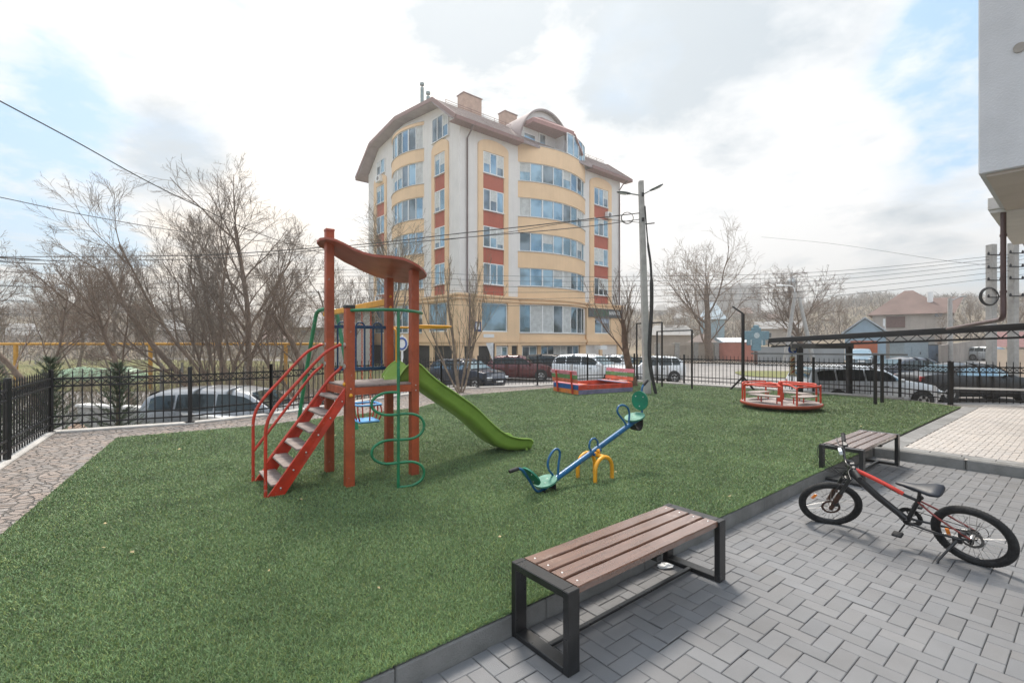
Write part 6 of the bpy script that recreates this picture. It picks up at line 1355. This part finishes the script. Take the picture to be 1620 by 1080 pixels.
# houses
m_rf = mat('house_roof_brown', (.13, .075, .062), .7, 0, .12, .6, .3, 4, coord='World'); m_hw = mat('house_render', (.44, .38, .33), .9, 0, .12, .5, .2, 4, coord='World', streak=.4)
def house(label, xa, xb, Y, depth, zeave, zridge, mw, mr, name='house', hip=True, wins=(), zb=None, over=.5, ridge=None):
    x0, x1 = X(xa, Y), X(xb, Y); zb = Tz((x0+x1)/2, Y)-.5 if zb is None else zb; th = math.atan2((x0+x1)/2, Y); kk = math.cos(th); t = thing(name, label, 'house' if name != 'shed' else 'shed', ((x0+x1)/2, Y, zb), -th); w_ = (x1-x0)/2*kk; he = zeave-zb; hr = zridge-zb
    mb = MB(); mb.box((0, depth/2, he/2), (w_*2, depth, he)); 
    rx = (ridge if ridge is not None else (w_*.35 if hip else w_+over))
    if not hip: 
        for s in (-1, 1): pass
    mb.build('wall', mw, t); e = [V((-w_-over, -over, he)), V((w_+over, -over, he)), V((w_+over, depth+over, he)), V((-w_-over, depth+over, he))]; r0, r1 = V((-rx, depth/2, hr)), V((rx, depth/2, hr))
    mb = MB(); mb.add(e+[r0, r1], [(0, 1, 5, 4), (1, 2, 5), (2, 3, 4, 5), (3, 0, 4), (3, 2, 1, 0)]); r = mb.build('roof', mr, t)
    for (a, b, z0, z1, m_) in wins:
        xa_, xb_ = (X(a, Y)-(x0+x1)/2)*kk, (X(b, Y)-(x0+x1)/2)*kk; za, zc = EYE+(540-z1)/F*Y-zb, EYE+(540-z0)/F*Y-zb; mb = MB(); mb.box(((xa_+xb_)/2, -.02, (za+zc)/2), (xb_-xa_, .08, zc-za)); f_ = mb.build('window', m_, t)
    return t, r
zz = lambda py, Y: EYE+(540-py)/F*Y
hglass = glass('house_glass', (.4, .45, .5), .35, (.03, .03, .032))
t, r = house('brown hip roofed house with a pale chimney behind the blue gabled shed', 1378, 1497, 55, 9, zz(497, 55), zz(461, 59.5), m_hw, m_rf, wins=[(1401, 1432, 500, 518, mat('balcony_brown', (.16, .09, .075), .7)), (1396, 1399, 503, 515, m_white), (1478, 1489, 493, 502, hglass)], ridge=.4)
mb = MB(); mb.tube([(1.9, 2.0, zz(486, 55)-t.location.z), (1.9, 2.0, zz(464, 57)-t.location.z)], .28, 10); mb.build('chimney', m_white, r)
t2, r2 = house('lower wing of the brown roofed house with a gable on the right', 1462, 1500, 54.4, 7, zz(497, 54.4), zz(471, 57), m_hw, m_rf, hip=False, ridge=2.4)
def gable(label, xa, xb, Y, depth, zeave, zridge, mw, mr, name='shed', wins=()):
    x0, x1 = X(xa, Y), X(xb, Y); zb = Tz((x0+x1)/2, Y)-.4; th = math.atan2((x0+x1)/2, Y); kk = math.cos(th); t = thing(name, label, 'shed', ((x0+x1)/2, Y, zb), -th); w_ = (x1-x0)/2*kk; he = zeave-zb; hr = zridge-zb
    mb = MB(); mb.prism([V((-w_, 0, 0)), V((w_, 0, 0)), V((w_, 0, he)), V((0, 0, hr)), V((-w_, 0, he))], (0, depth, 0)); mb.build('wall', mw, t)
    mb = MB()
    for s in (-1, 1): mb.prism([V((0, -.3, hr+.05)), V((s*(w_+.3), -.3, he-.1)), V((s*(w_+.3), -.3, he+.05)), V((0, -.3, hr+.2))], (0, depth+.5, 0))
    mb.build('roof', mr, t)
    for (a, b, z0, z1, m_, nm) in wins:
        xa_, xb_ = (X(a, Y)-(x0+x1)/2)*kk, (X(b, Y)-(x0+x1)/2)*kk; za, zc = EYE+(540-z1)/F*Y-zb, EYE+(540-z0)/F*Y-zb; mb = MB(); mb.box(((xa_+xb_)/2, -.03, (za+zc)/2), (xb_-xa_, .1, zc-za)); mb.build(nm, m_, t)
    return t
m_blk = mat('grey_blocks', (.33, .32, .30), .9, 0, .14, 1.2, .4, 6, coord='World'); m_or = mat('garage_orange', (.50, .12, .04), .55, 0, .12, 1.5, .3, 8); m_lblue = mat('shed_blue', (.30, .42, .52), .6, 0, .08, 1)
t = gable('pale blue gabled shed with orange garage doors behind the canopy', 1336, 1401, 50, 9, zz(527, 50), zz(504, 50), m_lblue, mat('pale_roof', (.42, .47, .52), .5, .1, .06), wins=[(1345, 1388, 539, 558, m_or, 'garage_door'), (1399, 1400, 505, 530, m_white, 'trim')])
mb = MB(); mb.box((3.9, -.3, 1.45), (3.0, .4, 2.9)); mb.build('side_wall', m_blk, t)
for lab, xa, xb, Y, z0, z1, m_ in (('grey-blue steel kiosk beside the block wall', 1431, 1469, 43, 541, 568, mat('kiosk_blue', (.23, .29, .33), .5, .1, .08)), ('small slate blue steel cabinet right of the kiosk', 1470, 1488, 43.5, 546, 567, mat('cabinet_blue', (.13, .19, .27), .5, .1, .08))):
    zb = Tz(X(xa, Y), Y)-.1; hh = zz(z0, Y)-zb; t = thing('kiosk', lab, 'kiosk', (X((xa+xb)/2, Y), Y, zb)); w_ = X(xb, Y)-X(xa, Y); mb = MB(); mb.box((0, w_*.4, hh/2), (w_, w_*.8, hh), None, .02); mb.build('body', m_, t); mb = MB(); mb.box((0, w_*.4, hh+.04), (w_+.12, w_*.8+.12, .08)); mb.build('roof', MATS['sign_grey'], t)
    mb = MB(); mb.box((-w_*.05, -.02, hh*.55), (w_*.3, .03, hh*.5)); mb.build('door', m_, t); mb = MB(); mb.box((w_*.14, -.05, hh*.55), (.05, .03, .2)); mb.build('handle', m_fence, t)
long_wall('weathered concrete panel wall along the side road', X(1488, 42), X(1562, 58), 42, 1.75, mat('panel_wall', (.33, .29, .26), .9, 0, .14, .5, .3, 6, coord='World', streak=.6), y1=58, pillars=None)
long_wall('cream wall behind the pair of square concrete poles', X(1582, 30), X(1760, 24), 30, 1.75, mat('cream_wall', (.55, .45, .36), .9, 0, .08, .6, .2, 8, coord='World'), y1=24, name='garden_wall')
house('maroon roofed low house at the far right edge', 1590, 1700, 36, 7, zz(549, 36), zz(524, 38), m_hw, mat('maroon_roof', (.17, .07, .065), .6, 0, .1), ridge=3)
house('small dark roofed pavilion behind the beige wall', 1094, 1128, 57, 5, zz(541, 57), zz(528, 59), m_hw, mat('pavilion_roof', (.12, .085, .075), .7, 0, .1), ridge=.2)
house('low white roofed garage behind the pink wall', 1150, 1192, 62, 6, zz(541, 62), zz(534, 64), m_hw, mat('light_roof', (.55, .57, .60), .6), ridge=3)
house('grey roofed cottage behind the lamp pole', 1030, 1092, 70, 8, zz(530, 70), zz(514, 73), m_hw, mat('slate_roof', (.22, .215, .21), .7, 0, .1), ridge=2.4)
house('pale blue gabled house on the slope behind the spreading tree', 1108, 1146, 90, 8, zz(505, 90), zz(478, 94), mat('blue_render', (.30, .42, .48), .8, 0, .1), mat('blue_roof', (.28, .36, .42), .6), ridge=.5)
house('long grey house low on the slope behind the wide tree', 1200, 1262, 84, 8, zz(520, 84), zz(508, 87), m_hw, MATS['slate_roof'], ridge=4)
for lab, xa, xb, Y, z0 in (('long pale block of flats on the hilltop, left one above the spreading tree', 1110, 1150, 262, 456), ('long pale block of flats on the hilltop, right one above the spreading tree', 1153, 1204, 258, 453)):
    zb = Tz(X(xa, Y), Y)-3; t = thing('apartment_block', lab, 'building', (X((xa+xb)/2, Y), Y, zb)); w_ = X(xb, Y)-X(xa, Y); hh = zz(z0, Y)-zb; mb = MB(); mb.box((0, 5, hh/2), (w_, 10, hh)); mb.box((w_*.1, 5, hh), (w_*.7, 8, 2.0)); mb.build('wall', mat('far_render', (.36, .34, .34), .9, 0, .1, .1), t)
    for k in range(7):
        for zr in (hh-2.3, hh-5.0): mb = MB(); mb.box((-w_/2+w_*(k+.5)/7, -.05, zr), (1.1, .2, 1.3)); mb.build('window', mat('far_window', (.16, .17, .19), .4), t)
Y = 255; t = thing('church', 'church with a grey-blue onion dome on the hilltop', 'church', (X(1258, Y), Y, Tz(X(1258, Y), Y)-2)); zb = t.location.z; m_ch = mat('church_render', (.40, .38, .37), .9, 0, .1, .2); m_dm = mat('dome_blue', (.16, .22, .27), .5, .2, .1, .5)
mb = MB(); mb.box((0, 6, (zz(460, Y)-zb)/2), (9, 12, zz(460, Y)-zb)); mb.build('nave', m_ch, t); mb = MB(); mb.tube([(0, 3, zz(461, Y)-zb), (0, 3, zz(451, Y)-zb)], 2.1, 12); mb.build('drum', m_ch, t)
a = zz(451, Y)-zb; mb = MB(); mb.tube([(0, 3, a), (0, 3, a+.8), (0, 3, a+2.0), (0, 3, a+3.2), (0, 3, a+4.0), (0, 3, a+4.6), (0, 3, a+5.6)], [2.1, 2.5, 2.6, 2.0, 1.0, .35, .2], 14); d_ = mb.build('dome', m_dm, t); mb = MB(); mb.beam((0, 3, a+5.4), (0, 3, a+8), .25, .25); mb.beam((-.7, 3, a+7), (.7, 3, a+7), .2, .2); mb.build('cross', m_dm, d_)
for i, (xa, xb, Y, zr) in enumerate([(1066, 1090, 150, 494), (1168, 1190, 170, 487), (1214, 1232, 150, 497), (1300, 1322, 160, 492), (1348, 1372, 190, 480), (1530, 1556, 120, 506), (1036, 1054, 200, 482)]):
    house(['tiny pale house on the slope right of the lamp pole', 'tiny house on the slope above the pink wall', 'tiny house on the slope left of the church dome', 'tiny house on the slope right of the church dome', 'tiny house high on the slope left of the brown roof', 'small house on the slope between brown roof and concrete poles', 'highest tiny house on the slope beside the lamp pole'][i], xa, xb, Y, 8, zz(zr+9, Y), zz(zr, Y+4), m_hw if i % 2 else mat('pale_render', (.52, .50, .47), .9, 0, .1), m_rf if i % 3 else MATS['slate_roof'], wins=[(xa+5, xa+9, zr+11, zr+15, hglass), (xb-9, xb-5, zr+11, zr+15, hglass)], ridge=1.5)
# distant houses left
rr = random.Random(14)
lb = ['small pale house far off behind the leaning tree', 'small grey roofed house far off left of the tall trunk', 'pale low house far off right of the tall trunk', 'grey roofed house behind the green swing arch', 'house with a grey gable left of the apartment building', 'pale house on the slope at the left edge']
for i, (xa, xb, Y, zr) in enumerate([(120, 165, 85, 520), (250, 300, 95, 505), (420, 460, 70, 518), (466, 520, 52, 500), (520, 586, 46, 474), (10, 60, 80, 512)]):
    house(lb[i], xa, xb, Y, 8, zz(zr+18, Y), zz(zr, Y+4), m_hw if i % 2 else mat('pale_render', (.52, .50, .47), .9, 0, .1), MATS['slate_roof'] if i != 2 else m_rf, wins=[(xa+(xb-xa)*.2, xa+(xb-xa)*.35, zr+22, zr+30, hglass), (xa+(xb-xa)*.6, xa+(xb-xa)*.75, zr+22, zr+30, hglass)], ridge=1.5)
# ================================================================ WIRES
m_wire = mat('wire', (.03, .03, .032), .6, 0, .1)
def wire(label, pts, r=.012, group=None, n=8):
    mb = MB(); P = spline([px(*p) for p in pts], n); mb.tube(P, r, 5, caps=False); o = mb.build('overhead_wire', m_wire); tag(o, label, 'wire', group)
wire('thick black cable sloping down from the upper left corner', [(-1600, -500, 5), (-500, -90, 8.6), (-60, 128, 11), (0, 160, 12), (120, 224, 14), (220, 280, 16.5), (300, 320, 19), (400, 366, 23), (500, 398, 28), (585, 415, 33)], .018)
wire('thinner cable below the sloping one at the left edge', [(-1800, -20, 6), (-500, 200, 11), (-60, 300, 14), (0, 312, 15), (160, 345, 18), (330, 372, 22), (520, 392, 30), (583, 396, 36)], .014)
wire('upper cable of the bundle running from the left edge to the lamp pole', [(-1500, 330, 30), (-80, 404, 21), (0, 406, 20.5), (300, 404, 19), (500, 392, 17.5), (590, 385, 17), (720, 370, 16), (850, 356, 15.2), (1012, 337, 14.5)], .016)
wire('lower cable of the bundle running from the left edge to the lamp pole', [(-1500, 345, 30), (-80, 411, 21), (0, 412, 20.5), (300, 410, 19), (500, 396, 17.5), (590, 389, 17), (720, 377, 16), (850, 366, 15.2), (940, 357, 14.8), (1012, 347, 14.5)], .013)
wire('slack cable from the bundle to the lamp pole', [(700, 380, 16.2), (800, 368, 15.5), (900, 352, 15), (960, 348, 14.8), (1012, 352, 14.5)], .010)
for i, (l, m_, q, e) in enumerate([(408, 428, 437, 406), (430, 437, 444, 411), (452, 447, 452, 417), (475, 458, 459, 424), (497, 470, 468, 432), (520, 482, 478, 441)]):
    wire(['topmost', 'second', 'third', 'fourth', 'fifth', 'lowest'][i]+' of six thin street wires ending at the square concrete poles', [(-1500, l-70, 32), (-100, l-6, 24), (0, l, 23.5), (300, (l+m_)/2+6, 22.5), (600, m_, 22), (800, (m_+q)/2+4, 21.8), (1040, q, 21.5), (1300, lerp(q, e, .35)+4, 21), (1563, e, 20), (1640, e-10, 19.6)], .0085)
wire('faint wire high in the sky on the right', [(1205, 375, 60), (1320, 386, 50), (1480, 410, 40), (1567, 420, 34)], .014)
wire('wire from the left foreground bundle toward the apartment building', [(-60, 470, 30), (200, 452, 31), (420, 436, 33), (583, 430, 36)], .010)
# ================================================================ AIR
hz = MB(); hz.box((0, 130, 25), (1100, 900, 66)); ho = struct('haze', hz, None if False else bpy.data.materials.new('haze'), 'stuff')
m = ho.data.materials[0]; m.use_nodes = True; t_ = m.node_tree; t_.nodes.clear(); pv = N(t_, 'ShaderNodeVolumePrincipled'); pv.inputs['Density'].default_value = HAZE; pv.inputs['Color'].default_value = (1, .975, .94, 1); pv.inputs['Anisotropy'].default_value = .6
oo = N(t_, 'ShaderNodeOutputMaterial'); t_.links.new(pv.outputs[0], oo.inputs['Volume'])
